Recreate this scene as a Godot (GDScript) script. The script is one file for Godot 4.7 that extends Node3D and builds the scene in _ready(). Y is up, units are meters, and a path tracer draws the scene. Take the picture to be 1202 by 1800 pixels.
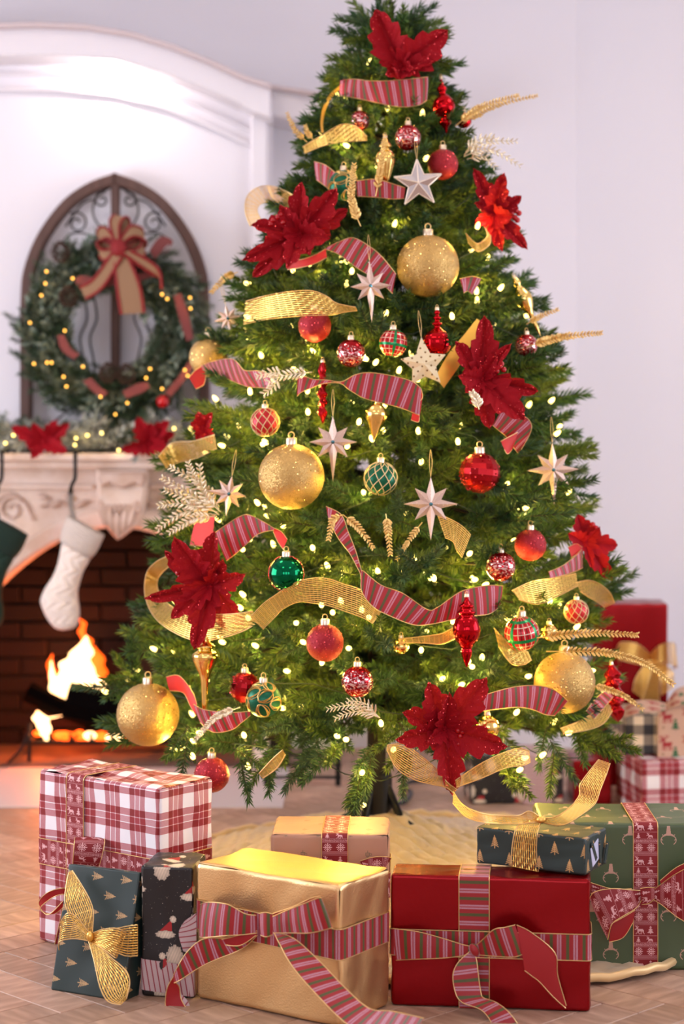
extends Node3D

# Scale of the place: focal length in pixels of the 1202x1800 frame, eye height, horizon row.
const F := 3400.0
const CX := 601.0
const HY := 750.0
const CH := 1.29
# The tree: distance of its trunk and its sideways place.
const TD := 5.6
const TX := 0.1

var rng := RandomNumberGenerator.new()
var mats := {}
var taken := {}
var kept_clear := []      # where decorations sit on the tree, so that twigs do not grow through them
var tree_r := [[2.56, 0.02], [2.43, 0.10], [2.2, 0.2], [2.03, 0.29], [1.7, 0.43], [1.37, 0.54], [1.04, 0.615], [0.71, 0.685], [0.47, 0.725], [0.3, 0.68]]


class Geo:
	var v := PackedVector3Array()
	var uv := PackedVector2Array()
	var ix := PackedInt32Array()
	var col := PackedColorArray()

	func pt(p: Vector3, t := Vector2.ZERO) -> int:
		v.append(p)
		uv.append(t)
		return v.size() - 1

	func tri(a: int, b: int, c: int) -> void:
		ix.append(a)
		ix.append(c)
		ix.append(b)

	func quad(a: int, b: int, c: int, d: int) -> void:
		tri(a, b, c)
		tri(a, c, d)

	# f(i, j) gives [position, uv] of a lattice of (nu + 1) by (nv + 1) points; u runs right and v up when seen from outside
	func lattice(nu: int, nv: int, f: Callable) -> void:
		var base := v.size()
		for j in nv + 1:
			for i in nu + 1:
				var r = f.call(i, j)
				pt(r[0], r[1])
		for j in nv:
			for i in nu:
				var a := base + j * (nu + 1) + i
				quad(a, a + 1, a + nu + 2, a + nu + 1)

	func tube(p: PackedVector3Array, r0: float, r1: float = -1.0, sides: int = 6, caps := true) -> void:
		if r1 < 0.0:
			r1 = r0
		var n := p.size()
		var t := (p[1] - p[0]).normalized()
		var side := t.cross(Vector3.UP)
		if side.length() < 0.05:
			side = t.cross(Vector3.RIGHT)
		side = side.normalized()
		var base := v.size()
		for i in n:
			if i > 0 and i < n - 1:
				t = (p[i + 1] - p[i - 1]).normalized()
			elif i == n - 1:
				t = (p[i] - p[i - 1]).normalized()
			side = (side - t * side.dot(t)).normalized()
			var up := side.cross(t)
			var r := lerpf(r0, r1, float(i) / (n - 1))
			for k in sides + 1:
				var a := TAU * k / sides
				pt(p[i] + (side * cos(a) + up * sin(a)) * r, Vector2(float(k) / sides, float(i)))
		for i in n - 1:
			for k in sides:
				var q := base + i * (sides + 1) + k
				quad(q, q + sides + 1, q + sides + 2, q + 1)
		if caps:
			var a0 := pt(p[0])
			var a1 := pt(p[n - 1])
			for k in sides:
				tri(a0, base + k, base + k + 1)
				tri(a1, base + (n - 1) * (sides + 1) + k + 1, base + (n - 1) * (sides + 1) + k)

	# profile: (radius, height) pairs from bottom to top
	func lathe(profile: Array, segs: int, xf := Transform3D(), twist := 0.0, ridges := 0, depth := 0.0) -> void:
		var n := profile.size() - 1
		lattice(segs, n, func(i, j):
			var a: float = TAU * i / segs - PI / 2 + PI
			var q = profile[j]
			var r: float = q[0] * (1.0 + depth * cos(a * ridges + twist * j))
			return [xf * Vector3(r * sin(a), q[1], r * cos(a)), Vector2(float(i) / segs, 1.0 - float(j) / n)])

	func ball(c: Vector3, r: Vector3, segs := 16, rings := 10, b := Basis()) -> void:
		lattice(segs, rings, func(i, j):
			var a: float = TAU * i / segs + PI
			var e: float = PI * j / rings - PI / 2
			return [c + b * (Vector3(cos(e) * sin(a), sin(e), cos(e) * cos(a)) * r), Vector2(float(i) / segs, 1.0 - float(j) / rings)])

	# a box with edges cut back by the bevel
	func box(c: Vector3, s: Vector3, bev := 0.0, b := Basis()) -> void:
		var h := s / 2
		for ax in 3:
			for sg in [-1.0, 1.0]:
				var n := Vector3.ZERO
				n[ax] = sg
				var u := Vector3.ZERO
				u[(ax + 1) % 3] = 1.0
				var w := n.cross(u)
				var q := []
				for k in [[-1, -1], [1, -1], [1, 1], [-1, 1]]:
					var p: Vector3 = n * h[ax] + u * k[0] * (h[(ax + 1) % 3] - bev) + w * k[1] * (h[(ax + 2) % 3] - bev)
					q.append(pt(c + b * p, Vector2(p.dot(u), p.dot(w))))
				quad(q[0], q[1], q[2], q[3])
		if bev > 0.0:
			for ax in 3:
				var a1 := (ax + 1) % 3
				var a2 := (ax + 2) % 3
				for s1 in [-1.0, 1.0]:
					for s2 in [-1.0, 1.0]:
						var q := []
						for k in [[-1.0, 0], [1.0, 0], [1.0, 1], [-1.0, 1]]:
							var p := Vector3.ZERO
							p[ax] = k[0] * (h[ax] - bev)
							p[a1] = s1 * (h[a1] - (0.0 if k[1] == 0 else bev))
							p[a2] = s2 * (h[a2] - (bev if k[1] == 0 else 0.0))
							q.append(pt(c + b * p, Vector2(p[ax], p[a1])))
						if s1 * s2 > 0:
							quad(q[0], q[1], q[2], q[3])
						else:
							quad(q[1], q[0], q[3], q[2])
			for s0 in [-1.0, 1.0]:
				for s1 in [-1.0, 1.0]:
					for s2 in [-1.0, 1.0]:
						var q := []
						for k in 3:
							var p := Vector3(s0, s1, s2) * (h - Vector3.ONE * bev)
							p[k] = [s0, s1, s2][k] * h[k]
							q.append(pt(c + b * p))
						if s0 * s1 * s2 > 0:
							tri(q[0], q[1], q[2])
						else:
							tri(q[0], q[2], q[1])

	# a flat outline (any winding) in the x-y plane, from z0 (front, larger) to z1, shrunk at the front by bevel
	func slab(poly: PackedVector2Array, z0: float, z1: float, bev := 0.0) -> void:
		var p := poly.duplicate()
		if Geometry2D.is_polygon_clockwise(p):
			p.reverse()
		var n := p.size()
		var inner := p.duplicate()
		if bev > 0.0:
			for i in n:
				var e0 := (p[i] - p[(i + n - 1) % n]).normalized()
				var e1 := (p[(i + 1) % n] - p[i]).normalized()
				var m := (Vector2(-e0.y, e0.x) + Vector2(-e1.y, e1.x)).normalized()
				inner[i] = p[i] + m * bev
		var idx := Geometry2D.triangulate_polygon(inner)
		var base := v.size()
		for q in inner:
			pt(Vector3(q.x, q.y, z0), q)
		for i in range(0, idx.size(), 3):
			var a := inner[idx[i]]
			var b := inner[idx[i + 1]]
			var c := inner[idx[i + 2]]
			if (b - a).cross(c - a) > 0:
				tri(base + idx[i], base + idx[i + 1], base + idx[i + 2])
			else:
				tri(base + idx[i], base + idx[i + 2], base + idx[i + 1])
		var run := 0.0
		for i in n:
			var k := (i + 1) % n
			var step := p[i].distance_to(p[k])
			var a := pt(Vector3(p[i].x, p[i].y, z1), Vector2(run, 0))
			var b := pt(Vector3(p[k].x, p[k].y, z1), Vector2(run + step, 0))
			var c := pt(Vector3(p[k].x, p[k].y, z0 - bev), Vector2(run + step, z0 - z1))
			var d := pt(Vector3(p[i].x, p[i].y, z0 - bev), Vector2(run, z0 - z1))
			quad(a, b, c, d)
			if bev > 0.0:
				var e := pt(Vector3(p[k].x, p[k].y, z0 - bev))
				var f := pt(Vector3(p[i].x, p[i].y, z0 - bev))
				quad(f, e, pt(Vector3(inner[k].x, inner[k].y, z0)), pt(Vector3(inner[i].x, inner[i].y, z0)))
			run += step
		var back := v.size()
		for q in p:
			pt(Vector3(q.x, q.y, z1), q)
		idx = Geometry2D.triangulate_polygon(p)
		for i in range(0, idx.size(), 3):
			var a := p[idx[i]]
			var b := p[idx[i + 1]]
			var c := p[idx[i + 2]]
			if (b - a).cross(c - a) > 0:
				tri(back + idx[i], back + idx[i + 2], back + idx[i + 1])
			else:
				tri(back + idx[i], back + idx[i + 1], back + idx[i + 2])

	func mesh(smooth := true) -> ArrayMesh:
		var vv := v
		var uu := uv
		var ii := ix
		var cc := col
		if not smooth:
			vv = PackedVector3Array()
			uu = PackedVector2Array()
			cc = PackedColorArray()
			ii = PackedInt32Array()
			for k in ix.size():
				vv.append(v[ix[k]])
				uu.append(uv[ix[k]])
				if col.size():
					cc.append(col[ix[k]])
				ii.append(k)
		var nn := PackedVector3Array()
		nn.resize(vv.size())
		for k in range(0, ii.size(), 3):
			var a := ii[k]
			var b := ii[k + 1]
			var c := ii[k + 2]
			var n := (vv[c] - vv[a]).cross(vv[b] - vv[a])
			nn[a] += n
			nn[b] += n
			nn[c] += n
		for k in nn.size():
			nn[k] = nn[k].normalized() if nn[k].length_squared() > 1e-20 else Vector3.UP
		var arr := []
		arr.resize(Mesh.ARRAY_MAX)
		arr[Mesh.ARRAY_VERTEX] = vv
		arr[Mesh.ARRAY_NORMAL] = nn
		arr[Mesh.ARRAY_TEX_UV] = uu
		arr[Mesh.ARRAY_INDEX] = ii
		if cc.size():
			arr[Mesh.ARRAY_COLOR] = cc
		var m := ArrayMesh.new()
		m.add_surface_from_arrays(Mesh.PRIMITIVE_TRIANGLES, arr)
		return m


# ---------------------------------------------------------------- places
func at(px: float, py: float, d: float) -> Vector3:
	return Vector3((px - CX) / F * d, CH - (py - HY) / F * d, -d)


func radius_at(h: float) -> float:
	if h >= tree_r[0][0]:
		return 0.02
	for k in tree_r.size() - 1:
		var a = tree_r[k]
		var b = tree_r[k + 1]
		if h >= b[0]:
			return lerpf(b[1], a[1], (h - b[0]) / (a[0] - b[0]))
	return tree_r[-1][1]


func axis_at(h: float) -> float:
	return TX + 0.045 * clampf((h - 0.5) / 2.0, 0.0, 1.0)


# distance from the eye of the tree's near side in that direction
func near_side(px: float, py: float) -> float:
	var d := TD
	for k in 3:
		var p := at(px, py, d)
		var r := radius_at(p.y)
		var dx := p.x - axis_at(p.y)
		d = TD - sqrt(maxf(r * r - dx * dx, 0.02 * r * r))
	return d


# ---------------------------------------------------------------- nodes
func numbered(called: String) -> String:
	var n: int = taken.get(called, 0)
	taken[called] = n + 1
	return called if n == 0 else "%s_%03d" % [called, n]


func thing(called: String, label: String, category: String, where := Vector3.ZERO, group := "") -> Node3D:
	var o := Node3D.new()
	o.name = numbered(called)
	o.position = where
	add_child(o)
	o.set_meta("label", label)
	o.set_meta("category", category)
	if group:
		o.set_meta("group", group)
	return o


func piece(called: String, mesh: Mesh, material: Material, parent: Node3D, where := Transform3D(), kind := "") -> MeshInstance3D:
	var o := MeshInstance3D.new()
	o.name = called
	o.mesh = mesh
	o.material_override = material
	o.transform = where
	parent.add_child(o, true)
	if kind:
		o.set_meta("kind", kind)
	return o


# a part whose mesh is given in the place's own coordinates, under a thing that is not turned
func placed(called: String, mesh: Mesh, material: Material, parent: Node3D, kind := "") -> MeshInstance3D:
	return piece(called, mesh, material, parent, Transform3D(Basis(), -parent.position), kind)


func struct(called: String, label: String, mesh: Mesh, material: Material, category := "wall") -> MeshInstance3D:
	var o := piece(numbered(called), mesh, material, self, Transform3D(), "structure")
	o.set_meta("label", label)
	o.set_meta("category", category)
	return o


func clear_of(px: float, py: float, r: float, d: float) -> void:
	kept_clear.append([px, py, r, d])


# ---------------------------------------------------------------- curves
func spline(p: PackedVector3Array, per := 6) -> PackedVector3Array:
	var out := PackedVector3Array()
	for i in p.size() - 1:
		var a := p[maxi(i - 1, 0)]
		var d := p[mini(i + 2, p.size() - 1)]
		for k in per:
			out.append(p[i].cubic_interpolate(p[i + 1], a, d, float(k) / per))
	out.append(p[-1])
	return out


func path_px(list: Array, d: float, per := 6) -> PackedVector3Array:
	var p := PackedVector3Array()
	for q in list:
		p.append(at(q[0], q[1], d - (q[2] if q.size() > 2 else 0.0)))
	return spline(p, per)


func outline(list: Array, d: float, per := 5, closed := true) -> PackedVector2Array:
	var out := PackedVector2Array()
	var n := list.size()
	for i in (n if closed else n - 1):
		for k in per:
			var q := []
			for w in [-1, 0, 1, 2]:
				var m: int = (i + w + n) % n if closed else clampi(i + w, 0, n - 1)
				q.append(Vector2(list[m][0], list[m][1]))
			var r: Vector2 = q[1].cubic_interpolate(q[2], q[0], q[3], float(k) / per)
			out.append(Vector2((r.x - CX) / F * d, CH - (r.y - HY) / F * d))
	if not closed:
		var e = list[-1]
		out.append(Vector2((e[0] - CX) / F * d, CH - (e[1] - HY) / F * d))
	return out


func corners(list: Array, d: float) -> PackedVector2Array:
	var out := PackedVector2Array()
	for e in list:
		out.append(Vector2((e[0] - CX) / F * d, CH - (e[1] - HY) / F * d))
	return out


# ---------------------------------------------------------------- ribbons
# The two edges of a ribbon as lists of points.
func edges(rows: Array, depth: Callable, lift := 0.02, per := 6) -> Array:
	var a := PackedVector3Array()
	var b := PackedVector3Array()
	for r in rows:
		var mx: float = (r[0] + r[2]) / 2.0
		var my: float = (r[1] + r[3]) / 2.0
		var d: float = depth.call(mx, my)
		var la: float = r[4] if r.size() > 4 else lift
		var lb: float = r[5] if r.size() > 5 else la
		a.append(at(r[0], r[1], d - la))
		b.append(at(r[2], r[3], d - lb))
	return [spline(a, per), spline(b, per)]


func sheet(ab: Array, period: float, sag := 0.0) -> ArrayMesh:
	var g := Geo.new()
	var a: PackedVector3Array = ab[0]
	var b: PackedVector3Array = ab[1]
	var run := PackedFloat32Array([0.0])
	for i in range(1, a.size()):
		run.append(run[-1] + ((a[i] + b[i]) / 2).distance_to((a[i - 1] + b[i - 1]) / 2))
	var last := a.size() - 1
	g.lattice(last, 4, func(i, j):
		var s: float = j / 4.0
		var p: Vector3 = b[i].lerp(a[i], s)
		var t: Vector3 = a[mini(i + 1, last)] - a[maxi(i - 1, 0)]
		var n := t.cross(b[i] - a[i]).normalized()
		if n.z < 0:
			n = -n
		p += n * sag * (4.0 * s * (1.0 - s)) * a[i].distance_to(b[i])
		return [p, Vector2(run[i] / period, s)])
	return g.mesh()


func wires(ab: Array, r := 0.0011) -> ArrayMesh:
	var g := Geo.new()
	g.tube(ab[0], r, r, 5)
	g.tube(ab[1], r, r, 5)
	return g.mesh()


# open-weave ribbon: lengthwise strands and cross threads
func weave(ab: Array, strands := 9, wide := 0.0016, gap := 0.011) -> ArrayMesh:
	var g := Geo.new()
	var a: PackedVector3Array = ab[0]
	var b: PackedVector3Array = ab[1]
	var n := a.size()
	for k in strands:
		var s := float(k) / (strands - 1)
		var base := g.v.size()
		for i in n:
			var w := a[i].distance_to(b[i])
			var p := a[i].lerp(b[i], s)
			var x := (b[i] - a[i]).normalized() * minf(wide, w / strands * 0.3)
			var t := (a[mini(i + 1, n - 1)] - a[maxi(i - 1, 0)])
			var up := t.cross(x).normalized()
			if up.z < 0:
				up = -up
			var wob := up * 0.0009 * sin(i * 1.7 + k * 2.1)
			g.pt(p - x + wob)
			g.pt(p + up * 0.0007 + wob)
			g.pt(p + x + wob)
		for i in n - 1:
			var q := base + i * 3
			g.quad(q, q + 1, q + 4, q + 3)
			g.quad(q + 1, q + 2, q + 5, q + 4)
	var run := 0.0
	for i in range(1, n):
		run += a[i].distance_to(a[i - 1])
		if run > gap or i == 1 or i == n - 1:
			run = 0.0
			var t := (a[i] - a[i - 1]).normalized() * 0.0006
			var q := g.pt(a[i] - t)
			g.pt(a[i] + t)
			g.pt(b[i] - t)
			g.pt(b[i] + t)
			g.quad(q, q + 1, q + 3, q + 2)
	return g.mesh()


# ---------------------------------------------------------------- materials
func mat(called: String, color: Color, rough := 0.6, metal := 0.0) -> StandardMaterial3D:
	var m := StandardMaterial3D.new()
	m.resource_name = called
	m.albedo_color = color
	m.roughness = rough
	m.metallic = metal
	mats[called] = m
	return m


func glow(called: String, color: Color, energy: float) -> StandardMaterial3D:
	var m := mat(called, color, 0.5)
	m.emission_enabled = true
	m.emission = color
	m.emission_energy_multiplier = energy
	return m


func tex(w: int, h: int, f: Callable) -> ImageTexture:
	var im := Image.create(w, h, false, Image.FORMAT_RGB8)
	for y in h:
		for x in w:
			im.set_pixel(x, y, f.call(x, y))
	return ImageTexture.create_from_image(im)


# prints a small motif, wrapped at the picture's borders
func stamp(im: Image, rows: Array, x0: int, y0: int, k: float, c: Color, turn := 0) -> void:
	var h := rows.size()
	var w: int = rows[0].length()
	var sw := int((w if turn % 2 == 0 else h) * k)
	var sh := int((h if turn % 2 == 0 else w) * k)
	for y in sh:
		for x in sw:
			var u := int(x / k)
			var v := int(y / k)
			var a := u
			var b := v
			if turn == 1:
				a = v
				b = h - 1 - u
			elif turn == 2:
				a = w - 1 - u
				b = h - 1 - v
			elif turn == 3:
				a = w - 1 - v
				b = u
			if a >= 0 and b >= 0 and b < h and a < w and rows[b][a] == "#":
				im.set_pixel(posmod(x0 + x, im.get_width()), posmod(y0 + y, im.get_height()), c)


func hash2(x: int, y: int) -> float:
	var n := (x * 374761393 + y * 668265263) & 0x7fffffff
	n = ((n ^ (n >> 13)) * 1274126177) & 0x7fffffff
	return float((n ^ (n >> 16)) & 0xffff) / 65535.0


const PINE := ["...#...", "..###..", "...#...", "..###..", ".#####.", "..###..", ".#####.", "#######", "...#..."]
const DEER := ["#.#.........", ".##.#.......", "..##........", ".###........", "##.#######..", "...########.", "...########.", "...##...#.#.", "..#.#..#..#.", ".#...#.#...#"]
const STAG := ["#.#..#.#....", ".#.#..#.....", "..####......", ".####.......", "##.##.......", "...########.", "...########.", "...#######..", "...#.#..#.#.", "...#.#..#.#.", "...#.#..#.#."]
const FLAKE := ["....#....", "..#.#.#..", ".#.###.#.", "..#.#.#..", "#########", "..#.#.#..", ".#.###.#.", "..#.#.#..", "....#...."]
const CUP := [".....#......", ".....#......", ".....#......", "..#######...", "..#.....####", "..#.#.#.#..#", "..##.#.##..#", "..#.#.#.###.", "...#####....", "....#.#.....", ".....#......", "..#######..."]


func twill(t: float) -> float:
	t = fposmod(t, 1.0)
	if t < 0.19 or (t > 0.41 and t < 0.6):
		return 1.0
	if t > 0.215 and t < 0.385:
		return 0.8
	return 0.0


func checked(x: int, y: int, n: int, red: Color, pale: Color, dark: float) -> Color:
	var a := twill(float(x) / n)
	var b := twill(float(y) / n)
	var s := a if (x + y) % 4 < 2 else b
	s = lerpf(s, (a + b) / 2, 0.55)
	var c := pale.lerp(red, s)
	if a > 0.8 and b > 0.8:
		c = c.lerp(Color(0.33, 0.03, 0.07), dark * (0.7 if (a < 1.0 or b < 1.0) else 0.15))
	return c


func near_line(p: Vector2, a: Vector2, b: Vector2) -> float:
	return p.distance_to(Geometry2D.get_closest_point_to_segment(p, a, b))


# prints what f(point) calls inside, for points from -1 to 1 both ways; turned by quarter turns
func print_shape(im: Image, cx: int, cy: int, half: int, c: Color, f: Callable, turn := 0) -> void:
	for y in range(-half, half + 1):
		for x in range(-half, half + 1):
			var p := Vector2(x, y) / half
			p = p.rotated(-turn * PI / 2)
			if f.call(p):
				im.set_pixel(posmod(cx + x, im.get_width()), posmod(cy + y, im.get_height()), c)


func fir_shape(p: Vector2) -> bool:
	var q := Vector2(absf(p.x), p.y)
	if q.x < 0.06 and q.y > -0.8 and q.y < 1.0:
		return true
	for k in 5:
		var y := -0.62 + k * 0.29
		var w := 0.2 + k * 0.1
		if near_line(q, Vector2(0, y - 0.16), Vector2(w, y + 0.16)) < 0.085 - 0.05 * q.x:
			return true
	return near_line(q, Vector2(0, -1.0), Vector2(0, -0.7)) < 0.07


func stag_head(p: Vector2) -> bool:
	var q := Vector2(absf(p.x), p.y)
	# muzzle up, antlers down
	if q.y > -0.95 and q.y < 0.05 and q.x < 0.15 + 0.12 * (q.y + 0.95):
		return true
	if near_line(q, Vector2(0.2, -0.1), Vector2(0.42, 0.02)) < 0.09:
		return true
	var d := (q - Vector2(0.3, 0.5)).length()
	if absf(d - 0.46) < 0.045 and (q.y < 0.72 or q.x > 0.5) and q.x > 0.28:
		return true
	return near_line(q, Vector2(0.5, 0.12), Vector2(0.62, -0.06)) < 0.035 or near_line(q, Vector2(0.74, 0.4), Vector2(0.58, 0.5)) < 0.035


func fluffy(im: Image, cx: int, cy: int, rx: float, ry: float, c: Color) -> void:
	for y in range(-int(ry * 1.3), int(ry * 1.3) + 1):
		for x in range(-int(rx * 1.3), int(rx * 1.3) + 1):
			var a := atan2(y / ry, x / rx)
			var q := sqrt(x * x / (rx * rx) + y * y / (ry * ry)) + 0.07 * sin(a * 9.0) + 0.04 * sin(a * 23.0)
			if q < 1.0:
				im.set_pixel(posmod(cx + x, im.get_width()), posmod(cy + y, im.get_height()), c.darkened(0.18 * q * q + 0.05 * sin(x * 0.7 + y * 0.3)))


func caps_print() -> ImageTexture:
	var n := 384
	var im := Image.create(n, n, false, Image.FORMAT_RGB8)
	im.fill(Color(0.075, 0.06, 0.065))
	for k in 330:
		var x := rng.randi() % n
		var y := rng.randi() % n
		var r := 1 if k % 4 else 2
		im.fill_rect(Rect2i(mini(x, n - 3), mini(y, n - 3), r, r), Color(0.85, 0.8, 0.74))
	var cream := Color(0.84, 0.77, 0.68)
	for k in [[55, 60, 0], [250, 40, 1], [330, 190, 0], [120, 210, 1], [40, 330, 1], [230, 310, 0]]:
		var x: int = k[0]
		var y: int = k[1]
		for j in 44:
			var w := int(j * 0.55)
			im.fill_rect(Rect2i(clampi(x - w + (20 - j / 2 if k[2] else j / 2 - 20), 0, n - 1), clampi(y - 62 + j, 0, n - 1), maxi(1, w * 2), 1), Color(0.62, 0.1, 0.11))
		fluffy(im, x + (24 if k[2] else -24), y - 62, 11, 11, cream)
		fluffy(im, x, y - 14, 32, 12, cream)
		fluffy(im, x + (30 if k[2] else -26), y + 52, 26, 34, cream)
	return ImageTexture.create_from_image(im)


func make_materials() -> void:
	mat("wall_paint", Color(0.882, 0.868, 0.888), 0.75)
	mat("ceiling_paint", Color(0.9, 0.89, 0.9), 0.8)
	mat("trim_paint", Color(0.885, 0.868, 0.885), 0.55)
	mat("trim_shade", Color(0.8, 0.74, 0.74), 0.6)  # shadow of the cornice ledge, painted into the moulding colour
	mat("black_metal", Color(0.07, 0.065, 0.065), 0.5, 0.5)
	mat("iron", Color(0.2, 0.17, 0.16), 0.55, 0.4)
	mat("black_cord", Color(0.12, 0.12, 0.13), 0.5)
	mat("cap_metal", Color(0.93, 0.86, 0.74), 0.28, 1.0)
	mat("gold_wire", Color(0.9, 0.76, 0.52), 0.36, 0.8)
	mat("gold_mesh", Color(0.94, 0.76, 0.4), 0.28, 0.9)
	mat("gold_lame", Color(0.9, 0.7, 0.3), 0.34, 0.8)
	mat("gold_glass", Color(0.96, 0.82, 0.48), 0.16, 1.0)
	mat("gold_leaf", Color(0.88, 0.74, 0.46), 0.33, 0.85)
	mat("silver_leaf", Color(0.92, 0.87, 0.74), 0.24, 0.7)
	mat("red_glass", Color(0.72, 0.04, 0.09), 0.1, 0.9)
	mat("red_foil", Color(0.6, 0.015, 0.06), 0.26, 0.75)
	mat("green_glass", Color(0.0, 0.4, 0.24), 0.06, 0.9)
	mat("green_satin", Color(0.02, 0.36, 0.24), 0.35, 0.5)
	mat("red_satin", Color(0.72, 0.1, 0.14), 0.35, 0.4)
	mat("net_thread", Color(0.88, 0.78, 0.58), 0.4, 0.6)
	mat("red_cloth", Color(0.6, 0.04, 0.07), 0.6)
	mats.red_cloth.backlight_enabled = true
	mats.red_cloth.backlight = Color(0.5, 0.1, 0.06)
	mat("red_flake", Color(0.95, 0.35, 0.36), 0.2, 0.9)
	mat("white_flake", Color(0.95, 0.9, 0.84), 0.3, 0.6)
	mat("berry", Color(0.66, 0.04, 0.08), 0.18)
	mat("star_glitter", Color(0.8, 0.69, 0.63), 0.36, 0.4)
	mat("star_mirror", Color(0.86, 0.85, 0.85), 0.12, 0.9)
	mat("jewel", Color(0.35, 0.55, 0.6), 0.05, 0.8)
	mat("bark", Color(0.13, 0.1, 0.07), 0.9)
	mat("pole_green", Color(0.07, 0.1, 0.07), 0.6)
	mat("wire_green", Color(0.06, 0.14, 0.05), 0.6)
	mat("log", Color(0.028, 0.022, 0.022), 0.9)
	mats.log.metallic_specular = 0.08
	mat("ash", Color(0.36, 0.28, 0.24), 0.95)
	mat("tape", Color(0.75, 0.76, 0.85), 0.2)
	mat("dull_ribbon", Color(0.42, 0.17, 0.16), 0.7)
	mat("flake_gold", Color(1.0, 0.85, 0.52), 0.16, 1.0)
	mat("burlap", Color(0.55, 0.42, 0.31), 0.85)
	mat("dark_red_edge", Color(0.5, 0.04, 0.06), 0.7)
	mat("pale_paper", Color(0.85, 0.83, 0.85), 0.5)
	mat("cone_brown", Color(0.26, 0.17, 0.12), 0.8)
	glow("bulb_light", Color(1.0, 0.88, 0.5), 4.5)
	glow("bulb_amber", Color(1.0, 0.72, 0.3), 5.0)
	glow("ember", Color(1.0, 0.36, 0.08), 3.5)
	glow("flame_core", Color(1.0, 0.8, 0.55), 4.5)
	glow("flame_edge", Color(1.0, 0.36, 0.07), 2.2)
	glow("lamp_face", Color(1.0, 0.95, 0.9), 3.0)

	# needles: tints come with the needles
	for k in [["needle", 0.5], ["frost_needle", 0.6]]:
		var m := mat(k[0], Color.WHITE, k[1])
		m.vertex_color_use_as_albedo = true
		m.metallic_specular = 0.3
		m.backlight_enabled = true
		m.backlight = Color(0.2, 0.26, 0.05) if k[0] == "needle" else Color(0.2, 0.25, 0.2)

	# glitter: every grain lies at its own angle
	var grain := tex(256, 128, func(x, y): return Color(0.5 + (hash2(x, y) - 0.5) * 0.85, 0.5 + (hash2(x + 977, y + 31) - 0.5) * 0.85, 0.9))
	for k in [["gold_glitter", Color(0.76, 0.62, 0.37), 0.36, 0.8], ["red_glitter", Color(0.6, 0.09, 0.14), 0.36, 0.5], ["velvet", Color(0.57, 0.006, 0.078), 0.7, 0.0]]:
		var m := mat(k[0], k[1], k[2], k[3])
		m.normal_enabled = true
		m.normal_texture = grain
		m.normal_scale = 0.4 if k[0] != "velvet" else 0.25
		if k[0] != "velvet":
			m.uv1_scale = Vector3(2, 2, 1)
		m.texture_filter = BaseMaterial3D.TEXTURE_FILTER_NEAREST
	mats.velvet.metallic_specular = 0.3
	mats.velvet.rim_enabled = true
	mats.velvet.rim = 0.1
	mats.velvet.rim_tint = 0.8
	mats.velvet.backlight_enabled = true
	mats.velvet.backlight = Color(0.2, 0.03, 0.02)

	# striped ribbon: red ground, pairs of white herringbone lines, green lines; u runs along the ribbon
	var red := Color(0.6, 0.025, 0.06)
	var stripes := tex(128, 96, func(x, y):
		var t: float = x / 128.0
		var slant: int = (x + y) % 6
		var c := red.lerp(Color(0.5, 0.03, 0.09), 0.4 * (1.0 if (x / 2 + y / 2) % 3 == 0 else 0.0))
		if (t > 0.1 and t < 0.21) or (t > 0.26 and t < 0.37):
			c = Color(0.8, 0.62, 0.68) if ((x - y + 960) if t < 0.24 else (x + y)) % 6 > 1 else Color(0.45, 0.06, 0.13)
		elif t > 0.66 and t < 0.85:
			c = Color(0.24, 0.27, 0.07) if slant > 1 else Color(0.37, 0.33, 0.12)
		return c)
	var m1 := mat("striped_ribbon", Color.WHITE, 0.5)
	m1.albedo_texture = stripes
	m1.rim_enabled = true
	m1.rim = 0.3
	m1.backlight_enabled = true
	m1.backlight = Color(0.3, 0.06, 0.05)

	# woven ribbon with deer, pines and snowflakes; u runs along
	var nd := Image.create(256, 192, false, Image.FORMAT_RGB8)
	var pinkish := Color(0.84, 0.64, 0.64)
	nd.fill(Color(0.5, 0.02, 0.06))
	for y in 192:
		for x in 256:
			var u := x % 256
			var dotted := (u > 84 and u < 102 and (int(absf(u - 93.0)) + absi(y % 22 - 11)) % 8 < 3) or (u > 176 and u < 196 and hash2(x / 2, y / 2) > 0.5)
			var lined := u in [78, 79, 106, 107, 170, 171, 200, 201, 252, 253]
			if dotted or lined:
				nd.set_pixel(x, y, pinkish.darkened(0.05 * hash2(x, y)))
	stamp(nd, DEER, 8, 12, 6.4, pinkish, 1)
	stamp(nd, PINE, 10, 112, 6.6, pinkish, 1)
	stamp(nd, FLAKE, 103, 10, 7.4, pinkish)
	stamp(nd, FLAKE, 103, 106, 7.4, pinkish)
	stamp(nd, PINE, 204, 24, 4.6, pinkish, 1)
	stamp(nd, DEER, 203, 104, 4.4, pinkish, 1)
	var m2 := mat("nordic_ribbon", Color.WHITE, 0.6)
	m2.albedo_texture = ImageTexture.create_from_image(nd)

	# wrapping papers; u and v are metres
	var m3 := mat("plaid_paper", Color.WHITE, 0.42)
	m3.albedo_texture = tex(256, 256, func(x, y): return checked(x, y, 256, Color(0.53, 0.02, 0.06), Color(0.9, 0.88, 0.89), 1.0))
	m3.uv1_scale = Vector3(11.6, 11.6, 11.6)
	var m3b := mat("plaid_paper_wide", Color.WHITE, 0.42)
	m3b.albedo_texture = m3.albedo_texture
	m3b.uv1_scale = Vector3(9.0, 9.0, 9.0)
	var m4 := mat("check_paper", Color.WHITE, 0.5)
	m4.albedo_texture = tex(64, 64, func(x, y): return Color(0.86, 0.78, 0.66).lerp(Color(0.09, 0.075, 0.075), (0.5 if x < 32 else 0.0) + (0.5 if y < 32 else 0.0) + (hash2(x, y) - 0.5) * 0.08))
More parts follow.
